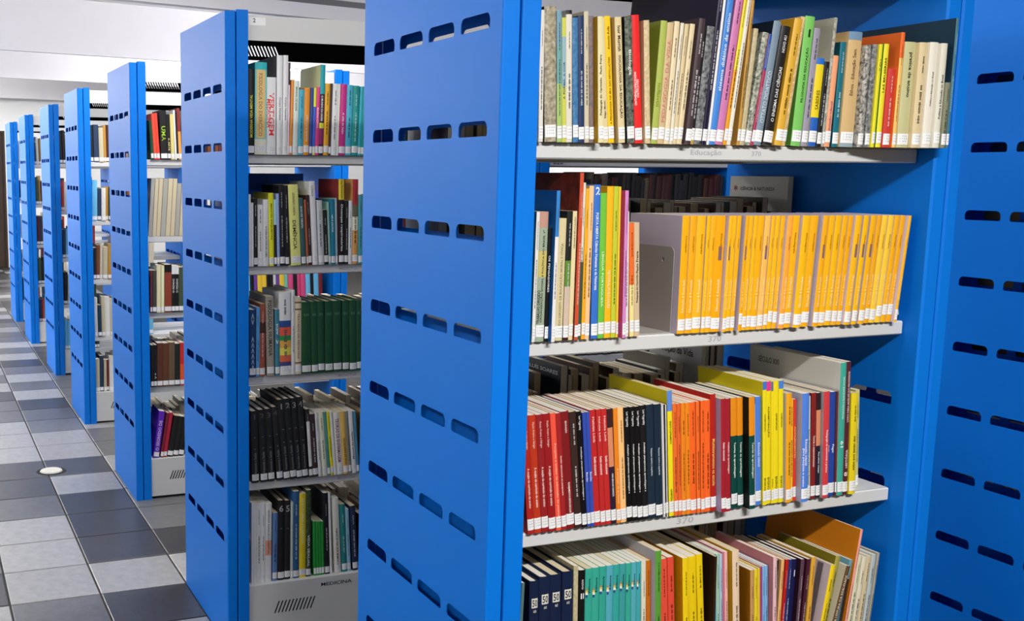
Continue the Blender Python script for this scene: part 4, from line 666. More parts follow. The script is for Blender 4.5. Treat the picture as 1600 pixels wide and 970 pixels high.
mb = MB(); mb.box(-4.2, 7.2, -5.2, 16.2, -0.06, -0.004, GROUT); FLOOR = struct('floor', mb)
mb = MB(); mb.box(-4.2, 7.2, -5.2, 16.2, 3.10, 3.2, CEILM); struct('ceiling', mb)
mb = MB(); mb.box(-4.2, -4.1, -5.2, 16.2, -0.06, 3.1, WALLM); struct('wall_left', mb)
mb = MB(); mb.box(7.1, 7.2, -5.2, 16.2, -0.06, 3.1, WALLM); struct('wall_right', mb)
mb = MB(); mb.box(-4.1, 7.1, -5.2, -5.1, -0.06, 3.1, WALLD); struct('wall_front', mb)
# far wall with the doorway opening
mb = MB()
mb.box(-4.1, -0.56, 16.0, 16.2, -0.06, 3.1, WALLM)
mb.box(0.43, 7.1, 16.0, 16.2, -0.06, 3.1, WALLM)
mb.box(-0.56, 0.43, 16.0, 16.2, 2.14, 3.1, WALLM)
struct('wall_back', mb)
door = MB(); door.box(-0.53, 0.40, 16.06, 16.1, 0.0, 2.11, DOORM)
do = struct('door_1', door)
mb = MB(); mb.box(-0.56, -0.53, 16.0, 16.12, 0, 2.14, DOORM); mb.box(0.40, 0.43, 16.0, 16.12, 0, 2.14, DOORM); mb.box(-0.53, 0.40, 16.0, 16.12, 2.11, 2.14, DOORM); mb.build('door_frame', do)
mb = MB(); mb.box(-0.46, -0.40, 16.0, 16.06, 1.0, 1.04, mat('steel', (170, 170, 170), 0.3, 0.5, metal=1.0)); mb.build('door_handle', do)

# added unseen windows, glowing to pale the end panels by reflection
FILLP = emis('fill_glow_pane', (0.92, 0.97, 1.0), 3.0)  # glow of the added windows
FRM = mat('added_window_frame', (225, 225, 225), 0.4, 0.4)
for n, (xa, xb) in enumerate(((-3.75, -2.35), (-2.2, -0.85))):
    wn = MB()
    for a, b, c, d in ((xa, xa + .05, .55, 2.5), (xb - .05, xb, .55, 2.5), (xa, xb, .55, .6), (xa, xb, 2.45, 2.5)):
        wn.box(a, b, 15.94, 15.999, c, d, FRM)
    wo = struct('added_window_%d' % (n + 1), wn)
    xm = (xa + xb) / 2
    for a, b in ((xa + .05, xm - .02), (xm + .02, xb - .05)):
        pn = MB(); pn.box(a, b, 15.975, 15.99, .6, 2.45, FILLP); pn.build('glow_pane', wo)
    mu = MB(); mu.box(xm - .02, xm + .02, 15.95, 15.999, .6, 2.45, FRM); mu.build('mullion', wo)

# cross beams under the ceiling, a little askew to the bookcase rows
BEAM_ROT = math.radians(12.0)
def beam(n, y, z0, thick, stepped=False):
    M = Matrix.Translation((0, y, 0)) @ Matrix.Rotation(BEAM_ROT, 4, 'Z')
    mb = MB()
    mb.box(-3.9, 6.2, 0, thick, z0, 3.098, BEAMM, M)
    o = struct('trim_%d' % n, mb)
    if stepped:
        d = MB(); d.box(-3.9, 6.2, -0.012, 0.0, z0 + 0.095, z0 + 0.14, mat('joint_shade_grey', (120, 120, 126), 0.7, 0.2), M); d.build('shadow_joint', o)  # grey strip, the joint's shadow put into its colour
        d = MB(); d.box(-3.9, 6.2, -0.03, 0.0, z0, z0 + 0.095, BEAMM, M); d.build('moulding', o)
beam(1, 5.33, 2.60, 0.05, True)
beam(2, 8.64, 2.60, 0.05)
beam(3, 11.60, 2.60, 0.05)
beam(4, 15.15, 2.60, 0.05)

# floor tiles
TCOL = {'l': [(158, 158, 159), (150, 150, 151), (166, 166, 166)], 'm': [(98, 98, 100), (106, 106, 108)], 'd': [(62, 62, 65), (69, 69, 71), (57, 57, 60)]}
TM = {k: [mat('floor_tile_' + k, c, 0.34, 0.5, var=0.16, mscale=26.0, bump=0.25, bscale=120.0) for c in v] for k, v in TCOL.items()}
P = 0.3185
TX0, TY0 = -0.022, 2.170
tile_me = {}
def tile_mesh(k, j):
    if (k, j) not in tile_me:
        mb = MB(); g = 0.004; b = 0.002; ma = TM[k][j]
        a, c = g, P - g
        mb.box(a, c, a, c, -0.005, -0.0012, ma)
        n = len(mb.v)
        mb.v += [(a, a, -0.0012), (c, a, -0.0012), (c, c, -0.0012), (a, c, -0.0012), (a + b, a + b, 0), (c - b, a + b, 0), (c - b, c - b, 0), (a + b, c - b, 0)]
        for q in ((0, 1, 5, 4), (1, 2, 6, 5), (2, 3, 7, 6), (3, 0, 4, 7), (4, 5, 6, 7)):
            mb.f.append(tuple(n + i for i in q)); mb.mi.append(0)
        tile_me[(k, j)] = mb.data('floor_tile')
    return tile_me[(k, j)]
# rows counted from the near edge; column -1 is the one beside the end panels
TPAT = {-1: 'ldldddldllmmdlmlmdlmlmmlmdlmldmlmdlmlmlmdlmlm', -2: 'dmlllmddlllmmdlmldmlmldmlmldmlmldmlmlmdlmlmlm', -3: 'lldmlldmlldmmlldmlmldmlmlmldmlmlmlmdlmlmlmldm'}
far_tiles = MB()
def in_view(x, y):
    q = Vector((x, y, 0)) - cam.matrix_world.translation
    d = q.dot(fw)
    if d < 0.3:
        return False
    px = 483.5 + 1665.57 * q.dot(rt) / d
    py = 505.5 - 1665.57 * q.dot(up) / d
    return -60 < px < 560 and py < 1030
NT = 0
for r in range(-1, 43):
    for c in range(-9, 4):
        x, y = TX0 + c * P, TY0 - P + r * P
        if not any(in_view(x + a * P, y + b * P) for a in (0, 1) for b in (0, 1)):
            continue
        pat = TPAT.get(c)
        k = pat[r + 1] if pat and r + 1 < len(pat) else R_.choice('ddmmml' if c >= 0 else 'dmmll')
        j = R_.randrange(len(TM[k]))
        if NT < 290 and r < 34:
            add('floor_tile', tile_mesh(k, j), FLOOR, (x, y, 0)); NT += 1
        else:
            far_tiles.box(x + .004, x + P - .004, y + .004, y + P - .004, -0.005, 0.0, TM[k][j])
if far_tiles.f:
    o = far_tiles.build('distant_floor_tiles', FLOOR); o['kind'] = 'stuff'

# round cover plate let into the floor
dc = empty('floor_drain_cover', (-0.32, 3.862, 0))
tag(dc, 'round off-white cover plate set into the dark aisle tiles', 'floor cover')
def disc(r0, z0, r1, z1, n=28):
    v = [(r0 * math.cos(2 * math.pi * i / n), r0 * math.sin(2 * math.pi * i / n), z0) for i in range(n)]
    v += [(r1 * math.cos(2 * math.pi * i / n), r1 * math.sin(2 * math.pi * i / n), z1) for i in range(n)]
    f = [(i, (i + 1) % n, n + (i + 1) % n, n + i) for i in range(n)] + [tuple(range(n, 2 * n))]
    return v, f
mb = MB(); v, f = disc(0.075, 0.0, 0.072, 0.0018); mb.mesh(v, f, mat('dark_collar', (44, 42, 40), 0.8, 0.2, var=0.3, mscale=50.0), Matrix.Identity(4)); mb.build('collar', dc)
mb = MB(); v, f = disc(0.057, 0.0018, 0.053, 0.007); mb.mesh(v, f, mat('off_white_plastic', (214, 210, 198), 0.5, 0.4, var=0.06, mscale=40.0), Matrix.Identity(4)); mb.build('cap', dc)

# ------------------------------------------------------------------ luminaires
LUM_E = emis('lit_diffuser', (1.0, 0.98, 0.95), 4.0)
HOUS = mat('white_enamel', (235, 235, 235), 0.4, 0.4)
lnames = ['before the nearest bookcase', 'beside the nearest bookcase over the main aisle, added fill light', 'beside the fourth bookcase over the main aisle, added fill light', 'beside the sixth bookcase over the main aisle, added fill light', 'near the far doorway, added fill light',
          'between the nearest and second bookcases, added fill light', 'between the second and third bookcases, added fill light', 'between the third and fourth bookcases, added fill light', 'over the inner side of the second row, added fill light', 'over the inner side of the fifth row, added fill light', 'by the far inner wall, added fill light']
for i, (x, y, z, lx, ly, wt, wu) in enumerate(LUMS):
    e = empty('ceiling_luminaire', (x, y, z))
    tag(e, 'white fluorescent ceiling luminaire hanging ' + lnames[i], 'lamp', 'ceiling luminaires')
    mb = MB(); mb.box(-lx / 2 - .02, lx / 2 + .02, -ly / 2 - .02, ly / 2 + .02, 0.012, 0.07, HOUS); mb.build('housing', e)
    mb = MB(); mb.box(-lx / 2, lx / 2, -ly / 2, ly / 2, 0.0, 0.0115, LUM_E); mb.build('diffuser', e)
    mb = MB()
    for s in (-1, 1):
        mb2 = MB(); a = s * (lx if lx > ly else 0) * 0.4; b = s * (ly if ly >= lx else 0) * 0.4
        mb2.box(a - .004, a + .004, b - .004, b + .004, 0.07, 3.10 - z, HOUS); mb2.build('hanger', e)
    if wu:
        mb = MB()
        for q in (-0.06, 0.06):
            for k in range(8):
                a0, a1 = k * math.pi / 4, (k + 1) * math.pi / 4
                c0, s0, c1_, s1 = 0.013 * math.cos(a0), 0.013 * math.sin(a0), 0.013 * math.cos(a1), 0.013 * math.sin(a1)
                if lx > ly:
                    mb.quad([(-lx / 2, q + c0, s0 - .05), (-lx / 2, q + c1_, s1 - .05), (lx / 2, q + c1_, s1 - .05), (lx / 2, q + c0, s0 - .05)], LUM_E)
                else:
                    mb.quad([(q + c0, -ly / 2, s0 - .05), (q + c1_, -ly / 2, s1 - .05), (q + c1_, ly / 2, s1 - .05), (q + c0, ly / 2, s0 - .05)], LUM_E)
        mb.build('tube', e)
        for q in (-.33, .33):
            ld = bpy.data.lights.new('tube_light', 'POINT')
            ld.shadow_soft_size = 0.1; ld.energy = wt / 2; ld.color = (1.0, 0.985, 0.96)
            lo = bpy.data.objects.new('tube_light', ld); COL.objects.link(lo); lo.parent = e
            lo.location = (q * (lx if lx > ly else 0), q * (ly if ly >= lx else 0), -0.18)
    else:
        ld = bpy.data.lights.new('tube_light', 'AREA')
        ld.shape = 'RECTANGLE'; ld.size = lx; ld.size_y = ly; ld.energy = wt; ld.color = (1.0, 0.975, 0.94)
        lo = bpy.data.objects.new('tube_light', ld); COL.objects.link(lo); lo.parent = e; lo.location = (0, 0, -0.006)

# ------------------------------------------------------------------ bookcases
W, H = 0.5785, 2.0
T1, T2 = 0.0339, 0.0387
ZS = {'1': 1.577, '2': 1.230, '3': 0.878, '4': 0.530, '5': 0.190}
INNER = 0.905

def slot_loop(y0, y1, z0, z1):
    r, b = 0.013, 0.003
    lp = [(y0 + b, z0), (y1 - b, z0), (y1, z0 + b)]
    for k in range(6):
        a = k / 5 * math.pi / 2
        lp.append((y1 - r + r * math.cos(a), z1 - r + r * math.sin(a)))
    for k in range(6):
        a = math.pi / 2 + k / 5 * math.pi / 2
        lp.append((y0 + r + r * math.cos(a), z1 - r + r * math.sin(a)))
    lp.append((y0, z0 + b))
    return lp

SLOTS = []
for r in range(9):
    z = 1.764 - 0.178 * r
    for k in range(4):
        yf = 0.525 - 0.1268 * k
        SLOTS.append(slot_loop(yf - 0.102, yf, z, z + 0.026))
sv, sf = sheet([[(0.0219, 0.0), (W - 0.0219, 0.0), (W - 0.0219, H), (0.0219, H)]] + SLOTS, 0.0016)
# local (a, b, c) -> world (c, a, b)
TOX = Matrix(((0, 0, 1, 0), (1, 0, 0, 0), (0, 1, 0, 0), (0, 0, 0, 1)))

def end_strip(mb, x0, x1, front, zt):
    c = 0.004
    if front:
        poly = [(x0, 0.022), (x0, c), (x0 + c * .3, c * .3), (x0 + c, 0), (x1 - c * .5, 0), (x1, c * .5), (x1, 0.022)]
    else:
        poly = [(x0, W - 0.022), (x1, W - 0.022), (x1, W - c), (x1 - c, W), (x0 + c, W), (x0, W - c)]
    mb.prism(poly, 0.0, zt, BLUE)

def panel_mesh(outer):
    """outer: slotted skin at x = 0 with its edges folded to x = T1; else the inner skin, at x = T2, folded back to x = 0"""
    mb = MB()
    t = T1 if outer else T2
    xs = 0.0008 if outer else t - 0.0008
    mb.mesh(sv, sf, BLUE, Matrix.Translation((xs, 0, 0)) @ TOX)
    zt = H if outer else H + 0.005
    a, b = (0.0, t - 0.0016) if outer else (0.0016, t)
    end_strip(mb, a, b, True, zt)
    end_strip(mb, a, b, False, zt)
    mb.box(a + .001, b - .001, 0.022, W - 0.022, zt - 0.004, zt - 0.001, BLUE)
    return mb.data('end_panel' if outer else 'upright')
OUTER, UPR = panel_mesh(True), panel_mesh(False)

def shelf_mesh(inner, y0=0.04, y1=0.283):
    mb = MB(); L = inner - 0.006
    mb.box(0, L, y0 + .002, y1, -0.003, 0.0, GREY)                      # deck
    c = 0.0025
    # folded front lip
    prof = [(y0, -0.028 + c), (y0, -c), (y0 + c, 0.0), (y0 + 0.004, 0.0), (y0 + 0.004, -0.028), (y0 + c, -0.028)]
    n = len(mb.v); k = len(prof)
    mb.v += [(0, y, z) for y, z in prof] + [(L, y, z) for y, z in prof]
    s = mb.slot(GREY)
    for i in range(k):
        j = (i + 1) % k
        mb.f.append((n + i, n + k + i, n + k + j, n + j)); mb.mi.append(s)
    mb.f.append(tuple(n + i for i in range(k))); mb.mi.append(s)
    mb.f.append(tuple(n + k + i for i in reversed(range(k)))); mb.mi.append(s)
    mb.box(0, L, y0 + .004, y0 + .02, -0.028, -0.0265, GREY)             # return of the lip
    mb.box(0, L, y1 - .002, y1, -0.026, -0.003, GREY)
    mb.box(0, 0.0015, y0 + .004, y1, -0.026, -0.003, GREY)
    mb.box(L - 0.0015, L, y0 + .004, y1, -0.026, -0.003, GREY)
    return mb.data('shelf')

def slit_loops(x0, z0, z1, n, pitch, wdt, slant):
    return [[(x0 + i * pitch, z0), (x0 + i * pitch + wdt, z0), (x0 + i * pitch + wdt + slant, z1), (x0 + i * pitch + slant, z1)] for i in range(n)]
# local (a, b, c) -> world (a, c, b)
TOY = Matrix(((1, 0, 0, 0), (0, 0, 1, 0), (0, 1, 0, 0), (0, 0, 0, 1)))

def kick_mesh(inner):
    L = inner - 0.004
    v, f = sheet([[(0, 0.012), (L, 0.012), (L, 0.19), (0, 0.19)]] + slit_loops(0.085, 0.087, 0.128, 11, 0.0125, 0.0055, 0.016), 0.0016)
    mb = MB(); mb.mesh(v, f, GREY, Matrix.Translation((0, 0.012, 0)) @ TOY)
    mb.box(0, L, 0.0128, 0.283, 0.187, 0.19, GREY)
    mb.box(0.01, L - .01, 0.05, 0.055, 0.012, 0.187, DARK)  # dark sheet behind the vent slits
    return mb.data('kick_plate')

def canopy_mesh(inner, slits):
    L = inner - 0.004
    loops = [[(0, 1.918), (L, 1.918), (L, 1.992), (0, 1.992)]]
    if slits:
        loops += slit_loops(L - 0.286, 1.932, 1.968, 15, 0.0125, 0.0055, 0.016)
    v, f = sheet(loops, 0.0016)
    mb = MB(); mb.mesh(v, f, GREY, Matrix.Translation((0, 0.012, 0)) @ TOY)
    mb.mesh(v, f, BLACKIN, Matrix.Translation((0, 0.0137, 0)) @ TOY)      # black sheet, shade inside the canopy put into its colour
    mb.box(0, L, 0.0128, 0.289, 1.989, 1.992, GREY)
    mb.box(0, L, 0.0146, 0.289, 1.987, 1.9889, BLACKIN)  # underside blackened with the same painted-in shade
    return mb.data('canopy')

MESHES = {}
def parts_for(inner):
    if inner not in MESHES:
        MESHES[inner] = (shelf_mesh(inner), kick_mesh(inner), canopy_mesh(inner, False), canopy_mesh(inner, True))
    return MESHES[inner]

def bookcase(x, y, label, inner=INNER, shelves='1234', rear='1234'):
    e = empty('bookcase', (x, y, 0))
    tag(e, label, 'bookcase', 'blue metal library bookcases')
    sm, km, cm, cs = parts_for(inner)
    w = T1 + T2
    full = 2 * w + inner
    add('end_panel', OUTER, e)
    add('upright', UPR, e, (T1, 0, 0))
    add('upright', UPR, e, (w + inner + T2, W, 0), (0, 0, math.pi))
    add('end_panel', OUTER, e, (full, W, 0), (0, 0, math.pi))
    out = {}
    for s in shelves:
        out[s] = add('shelf', sm, e, (w + .003, 0, ZS[s]))
    for s in rear:
        add('shelf', sm, e, (w + inner - .003, W, ZS[s]), (0, 0, math.pi))
    out['k'] = add('kick_plate', km, e, (w + .002, 0, 0))
    add('kick_plate', km, e, (w + inner - .002, W, 0), (0, 0, math.pi))
    out['c'] = add('canopy', cm, e, (w + .002, 0, 0))
    add('canopy', cs, e, (w + inner - .002, W, 0), (0, 0, math.pi))
    return e, out

ROWS = [(0.0, 0.0), (-0.023, 1.5895), (-0.004, 3.2202), (-0.007, 4.8319), (0.018, 6.4862), (-0.003, 8.0653), (-0.008, 9.5572)]
RN = ['nearest blue metal bookcase with bright book rows', 'second blue bookcase behind the nearest one', 'third blue bookcase counting away from the nearest', 'fourth blue bookcase counting away from the nearest',
      'fifth blue bookcase counting away from the nearest', 'sixth blue bookcase, second farthest along the aisle', 'farthest blue bookcase at the end of the aisle']
CASES = []
for (x, y), n in zip(ROWS, RN):
    CASES.append(bookcase(x, y, n))
bookcase(1.733, 0.0, 'dark shaded blue bookcase end across a gap from the nearest bookcase')
B2E = bookcase(1.0465 - 0.0, 1.5895, 'blue bookcase adjoining the second one, seen through the nearest shelves', inner=0.797)

# writing on the shelf lips, and the numbered sticker on the canopy
def flat_text(s, x0, x1, zc, hgt, y, ma, parent, name, bold=0.0):
    v, f, wd, y0, y1 = text_geo(s)
    sx = (x1 - x0) / wd; sz = hgt / (y1 - y0)
    mb = MB()
    mb.v = [(x0 + a * sx, y, zc + (b - (y0 + y1) / 2) * sz) for a, b in v]
    mb.f = list(f); mb.mi = [0] * len(f); mb.ms = [ma]
    o = mb.build(name, parent)
    return o
A, AP = CASES[0]
B, BP = CASES[1]
flat_text('Educação', 0.345, 0.415, -0.014, 0.012, 0.0396, PENCIL, AP['1'], 'handwriting')
flat_text('370', 0.485, 0.507, -0.014, 0.009, 0.0396, PENCIL, AP['1'], 'handwriting')
flat_text('370', 0.41, 0.44, -0.014, 0.011, 0.0396, PENCIL, AP['2'], 'handwriting')
flat_text('370', 0.36, 0.40, -0.014, 0.012, 0.0396, PENCIL, AP['3'], 'handwriting')
flat_text('620', 0.035, 0.075, -0.014, 0.014, 0.0396, PEN, B2E[1]['1'], 'handwriting')
for s in '234':
    flat_text('MEDICINA', 0.315, 0.38, -0.014, 0.010, 0.0396, PENCIL, BP[s], 'handwriting')
flat_text('MEDICINA', 0.25, 0.36, 0.165, 0.012, 0.0108, PEN, BP['k'], 'handwriting')
mb = MB(); mb.box(0.004, 0.056, 0.0105, 0.0111, 1.962, 1.986, LABEL); st = mb.build('number_sticker', BP['c'])
flat_text('2', 0.016, 0.024, 1.977, 0.012, 0.0102, PEN, st, 'numeral')

# ------------------------------------------------------------------ books
SHELF_OF = {'A1': "the nearest bookcase's upper shelf", 'A2': "the nearest bookcase's second shelf", 'A3': "the nearest bookcase's third shelf", 'A4': "the nearest bookcase's lowest visible shelf",
            'B1': "the second bookcase's top shelf", 'B2': "the second bookcase's second shelf", 'B3': "the second bookcase's third shelf", 'B4': "the second bookcase's fourth shelf", 'B5': "the second bookcase's bottom shelf"}
GROUP_OF = {k: 'books on ' + v for k, v in SHELF_OF.items()}
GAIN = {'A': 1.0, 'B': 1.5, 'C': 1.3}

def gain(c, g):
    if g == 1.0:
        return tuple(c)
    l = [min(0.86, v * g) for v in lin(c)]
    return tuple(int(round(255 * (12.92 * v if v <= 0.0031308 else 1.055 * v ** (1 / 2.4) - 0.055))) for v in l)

def cover_geo(mb, t, h, d, ms, mc, hard, M=None, deep=True):
    wth = 0.0022 if hard else 0.0006
    wth = min(wth, t * 0.18)
    bul = min(0.0028, 0.14 * t)
    n = 6
    arc = [(t * i / n, bul * (2 * i / n - 1) ** 2) for i in range(n + 1)]
    inn = [(wth + (t - 2 * wth) * i / n, bul * (2 * i / n - 1) ** 2 + wth) for i in range(n + 1)]
    k = n + 1
    poly = [(0.0, d)] + arc + [(t, d), (t - wth, d)] + inn[::-1] + [(wth, d)]
    mas = [mc] + [ms] * n + [mc] * 2 + [mc] * (n + 2) + [mc]
    mas = mas[:len(poly)]
    nv, kk = len(mb.v), len(poly)
    p = [(x, y, 0.0) for x, y in poly] + [(x, y, h) for x, y in poly]
    if M is not None:
        p = [tuple(M @ Vector(q)) for q in p]
    mb.v += p
    for i in range(kk):
        j = (i + 1) % kk
        mb.f.append((nv + i, nv + j, nv + kk + j, nv + kk + i)); mb.mi.append(mb.slot(mas[i]))
    # caps of the bent sheet as quads between outer and inner line
    outer = [0] + list(range(1, k + 1)) + [k + 1]
    inner = [kk - 1] + list(range(kk - 2, k + 2, -1)) + [k + 2]
    for i in range(len(outer) - 1):
        a, b, c, e = outer[i], outer[i + 1], inner[i + 1], inner[i]
        s = mb.slot(ms if 0 < i < len(outer) - 2 else mc)
        mb.f.append((nv + kk + a, nv + kk + b, nv + kk + c, nv + kk + e)); mb.mi.append(s)
        mb.f.append((nv + a, nv + e, nv + c, nv + b)); mb.mi.append(s)
    return wth, bul

def page_geo(mb, t, h, d, wth, bul, hard, ma, M=None):
    ins = 0.0035 if hard else 0.0004
    mb.box(wth, t - wth, bul + wth + 0.0002, d - (0.003 if hard else 0.0008), ins, h - ins, ma, M)

def patch(mb, t, z0, z1, ma, off, frac=1.0, cx=0.0):
    """thin print or paper on the rounded spine"""
    bul = min(0.0028, 0.14 * t)
    n = 6
    u0, u1 = 0.5 + cx - frac / 2, 0.5 + cx + frac / 2
    pts = []
    for i in range(n + 1):
        u = u0 + (u1 - u0) * i / n
        pts.append((t * u, bul * (2 * u - 1) ** 2 - off))
    b = len(mb.v)
    mb.v += [(x, y, z0) for x, y in pts] + [(x, y, z1) for x, y in pts]
    s = mb.slot(ma)
    for i in range(n):
        mb.f.append((b + i, b + i + 1, b + n + 2 + i, b + n + 1 + i)); mb.mi.append(s)

def spine_text(mb, s, t, h, z0, z1, hf, dr, ma, cx=0.0):
    v, f, wd, y0, y1 = text_geo(s)
    bul = min(0.0028, 0.14 * t)
    L = (z1 - z0) * h
    th = hf * t
    xc = t * (0.5 + cx)
    b = len(mb.v)
    if dr == 'h':
        sx = min(0.5 * t, L * 1.2) / wd if len(s) > 1 else min(0.6 * t, L) / max(wd, 0.4)
        sz = L / max(0.3, (y1 - y0))
        pts = [(xc + (a - wd / 2) * sx, (z0 + z1) / 2 * h + (c - (y0 + y1) / 2) * sz) for a, c in v]
    else:
        sz = th / max(0.7, (y1 - y0))
        sx = min(L / wd, 1.7 * sz)
        zc = (z0 + z1) / 2 * h
        if dr == 'u':
            pts = [(xc - (c - (y0 + y1) / 2) * sz, zc + (a - wd / 2) * sx) for a, c in v]
        else:
            pts = [(xc + (c - (y0 + y1) / 2) * sz, zc - (a - wd / 2) * sx) for a, c in v]
    for x, z in pts:
        u = max(0.0, min(1.0, x / t))
        mb.v.append((x, bul * (2 * u - 1) ** 2 - 0.00055, z))
    s_ = mb.slot(ma)
    for q in f:
        mb.f.append(tuple(b + i for i in q)); mb.mi.append(s_)

def pseudo_text(mb, t, h, ma, rnd, scale=1.0):
    """illegible small print: rows of letter-sized strokes"""
    bul = min(0.0028, 0.14 * t)
    lines = [(rnd.uniform(.2, .3), rnd.uniform(.52, .64), rnd.uniform(.22, .32)), (rnd.uniform(.7, .74), rnd.uniform(.84, .93), rnd.uniform(.16, .24))]
    s_ = mb.slot(ma)
    for a, b, hf in lines:
        z, ze = a * h, b * h
        lw = max(0.0006, hf * t * 0.5)
        while z < ze:
            for _ in range(rnd.randint(3, 8)):
                if z > ze:
                    break
                hh = hf * t * rnd.choice((0.6, 0.6, 0.75, 1.0)) / 2
                xc = t * 0.5
                n = len(mb.v)
                y = -0.0005 + bul * (2 * hh / t) ** 2
                mb.v += [(xc - hh, y, z), (xc + hh, y, z), (xc + hh, y, z + lw * .7), (xc - hh, y, z + lw * .7)]
                mb.f.append((n, n + 1, n + 2, n + 3)); mb.mi.append(s_)
                z += lw
            z += lw * 1.1

def ordinal(n):
    return str(n) + ('th' if 10 <= n % 100 <= 20 else {1: 'st', 2: 'nd', 3: 'rd'}.get(n % 10, 'th'))

STUFF = MB()      # books too small or hidden to pick apart
count = {}
total = {}
for b in BOOKS:
    total[b[0]] = total.get(b[0], 0) + 1
for bi, (key, x, y, t, h, deg, c, o) in enumerate(BOOKS):
    rnd = random.Random(bi * 7 + 1)
    g = GAIN[key[0]]
    hard = bool(o.get('hard'))
    th = math.radians(deg)
    d = o.get('dep') or min(0.205, max(0.13, h * rnd.uniform(0.66, 0.74)))
    zs = ZS[key[1]] + max(0.0, t * math.sin(th)) + 0.0004
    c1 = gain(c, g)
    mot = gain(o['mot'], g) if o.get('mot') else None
    rough = rnd.choice((0.35, 0.42, 0.5))
    ms = mat('book_cover', c1, rough, 0.4, mot=mot, mscale=130.0)
    mc = mat('book_board', c1, 0.6, 0.18, mot=mot, mscale=130.0)
    if o.get('cov'):
        cm_ = o.get('covmot')
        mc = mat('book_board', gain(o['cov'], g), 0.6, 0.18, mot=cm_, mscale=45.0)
    pg = PAGE2 if rnd.random() < .3 else PAGE
    count[key] = count.get(key, 0) + 1
    if key[0] == 'C' or (key[0] == 'B' and t < 0.0105):
        M = Matrix.Translation((x, y, zs)) @ Matrix.Rotation(th, 4, 'Y')
        wth, bul = cover_geo(STUFF, t, h, d, ms, mc, hard, M)
        page_geo(STUFF, t, h, d, wth, bul, hard, pg, M)
        n0 = len(STUFF.v)
        for bd in o.get('bands', []):
            patch(STUFF, t, bd[0] * h, bd[1] * h, mat('spine_print', gain(bd[2], g), 0.45, 0.4), 0.0003)
        for tx in o.get('t', []):
            spine_text(STUFF, tx[0], t, h, tx[1], tx[2], tx[3], tx[4], mat('spine_ink', gain(tx[5], g), 0.5, 0.3))
        patch(STUFF, t, 0.006, 0.027, LABEL, 0.0006, 0.94)
        for i in range(n0, len(STUFF.v)):
            STUFF.v[i] = tuple(M @ Vector(STUFF.v[i]))
        continue
    e = empty('book', (x, y, zs), (0, th, 0))
    desc = o.get('d', 'plain')
    n = count[key]
    ds = desc.split()
    room = 16 - 5 - len(SHELF_OF[key].split()) - SHELF_OF[key].count("'")
    tag(e, '%s book, %s from the aisle on %s' % (' '.join(ds[:max(2, room)]), ordinal(n), SHELF_OF[key]), 'book', GROUP_OF[key])
    mb = MB()
    wth, bul = cover_geo(mb, t, h, d, ms, mc, hard)
    mb.build('cover', e)
    mb = MB(); page_geo(mb, t, h, d, wth, bul, hard, pg); mb.build('page_block', e)
    for bd in o.get('bands', []):
        mb = MB()
        fr = bd[3] if len(bd) > 3 else 1.0
        patch(mb, t, bd[0] * h, bd[1] * h, mat('spine_print', gain(bd[2], g), 0.45, 0.4), 0.00025 if fr == 1.0 else 0.0004, fr)
        mb.build('spine_band', e)
    lum = 0.3 * c1[0] + 0.59 * c1[1] + 0.11 * c1[2]
    if o.get('t'):
        for tx in o['t']:
            mb = MB()
            spine_text(mb, tx[0], t, h, tx[1], tx[2], tx[3], tx[4], mat('spine_ink', gain(tx[5], g), 0.5, 0.3), tx[6] if len(tx) > 6 else 0.0)
            mb.build('spine_lettering', e)
    elif t > 0.0055 and not o.get('logo') and not o.get('mot'):
        ink = tuple(int(v + (235 - v) * .8) for v in c1) if lum < 120 else tuple(int(v * .38) for v in c1)
        mb = MB(); pseudo_text(mb, t, h, mat('spine_ink', ink, 0.5, 0.3), rnd); mb.build('spine_lettering', e)
    for s2, y0_, y1_, zc, hh, col in o.get('covt', []):
        v, f, wd, b0, b1 = text_geo(s2)
        mb = MB()
        mb.v = [(-0.0004, y1_ - a * (y1_ - y0_) / wd, zc + (q - (b0 + b1) / 2) * hh / (b1 - b0)) for a, q in v]
        mb.f = list(f); mb.mi = [0] * len(f); mb.ms = [mat('spine_ink', col, 0.5, 0.3)]
        mb.build('cover_lettering', e)
    if o.get('logo'):
        lg = mat('silver_ink', (226, 222, 206), 0.35, 0.5)
        mb = MB(); patch(mb, t, .80 * h, .872 * h, lg, 0.0003, .62); mb.build('emblem_panel', e)
        mb = MB(); spine_text(mb, '50', t, h, .81, .862, .5, 'h', mat('navy_ink', (24, 34, 66), 0.5, 0.3)); mb.build('emblem_numeral', e)
        mb = MB(); spine_text(mb, 'ANOS', t, h, .765, .785, .5, 'h', lg); mb.build('emblem_lettering', e)
    if o.get('dots'):
        mb = MB()
        q0 = rnd.uniform(-.01, .01)
        patch(mb, t, (.845 + q0) * h, (.858 + q0) * h, mat('orange_ink', (206, 120, 60), .5, .3), 0.0004, .16, -.34)
        patch(mb, t, (.83 + q0) * h, (.845 + q0) * h, mat('yellow_ink', (236, 200, 90), .5, .3), 0.0004, .24, -.34)
        patch(mb, t, (.812 + q0) * h, (.83 + q0) * h, mat('white_ink', (240, 236, 220), .5, .3), 0.0004, .3, -.32)
        patch(mb, t, (.792 + q0) * h, (.812 + q0) * h, mat('blue_ink', (40, 80, 140), .5, .3), 0.0004, .24, -.33)
        mb.build('spine_picture', e)
    lz = 0.005 + o.get('labz', 0) * h + rnd.uniform(0, 0.004)
    mb = MB(); patch(mb, t, lz, lz + 0.021, LABEL, 0.0007, 0.95); lb = mb.build('spine_label', e)
    mb = MB(); s_ = mb.slot(INK)
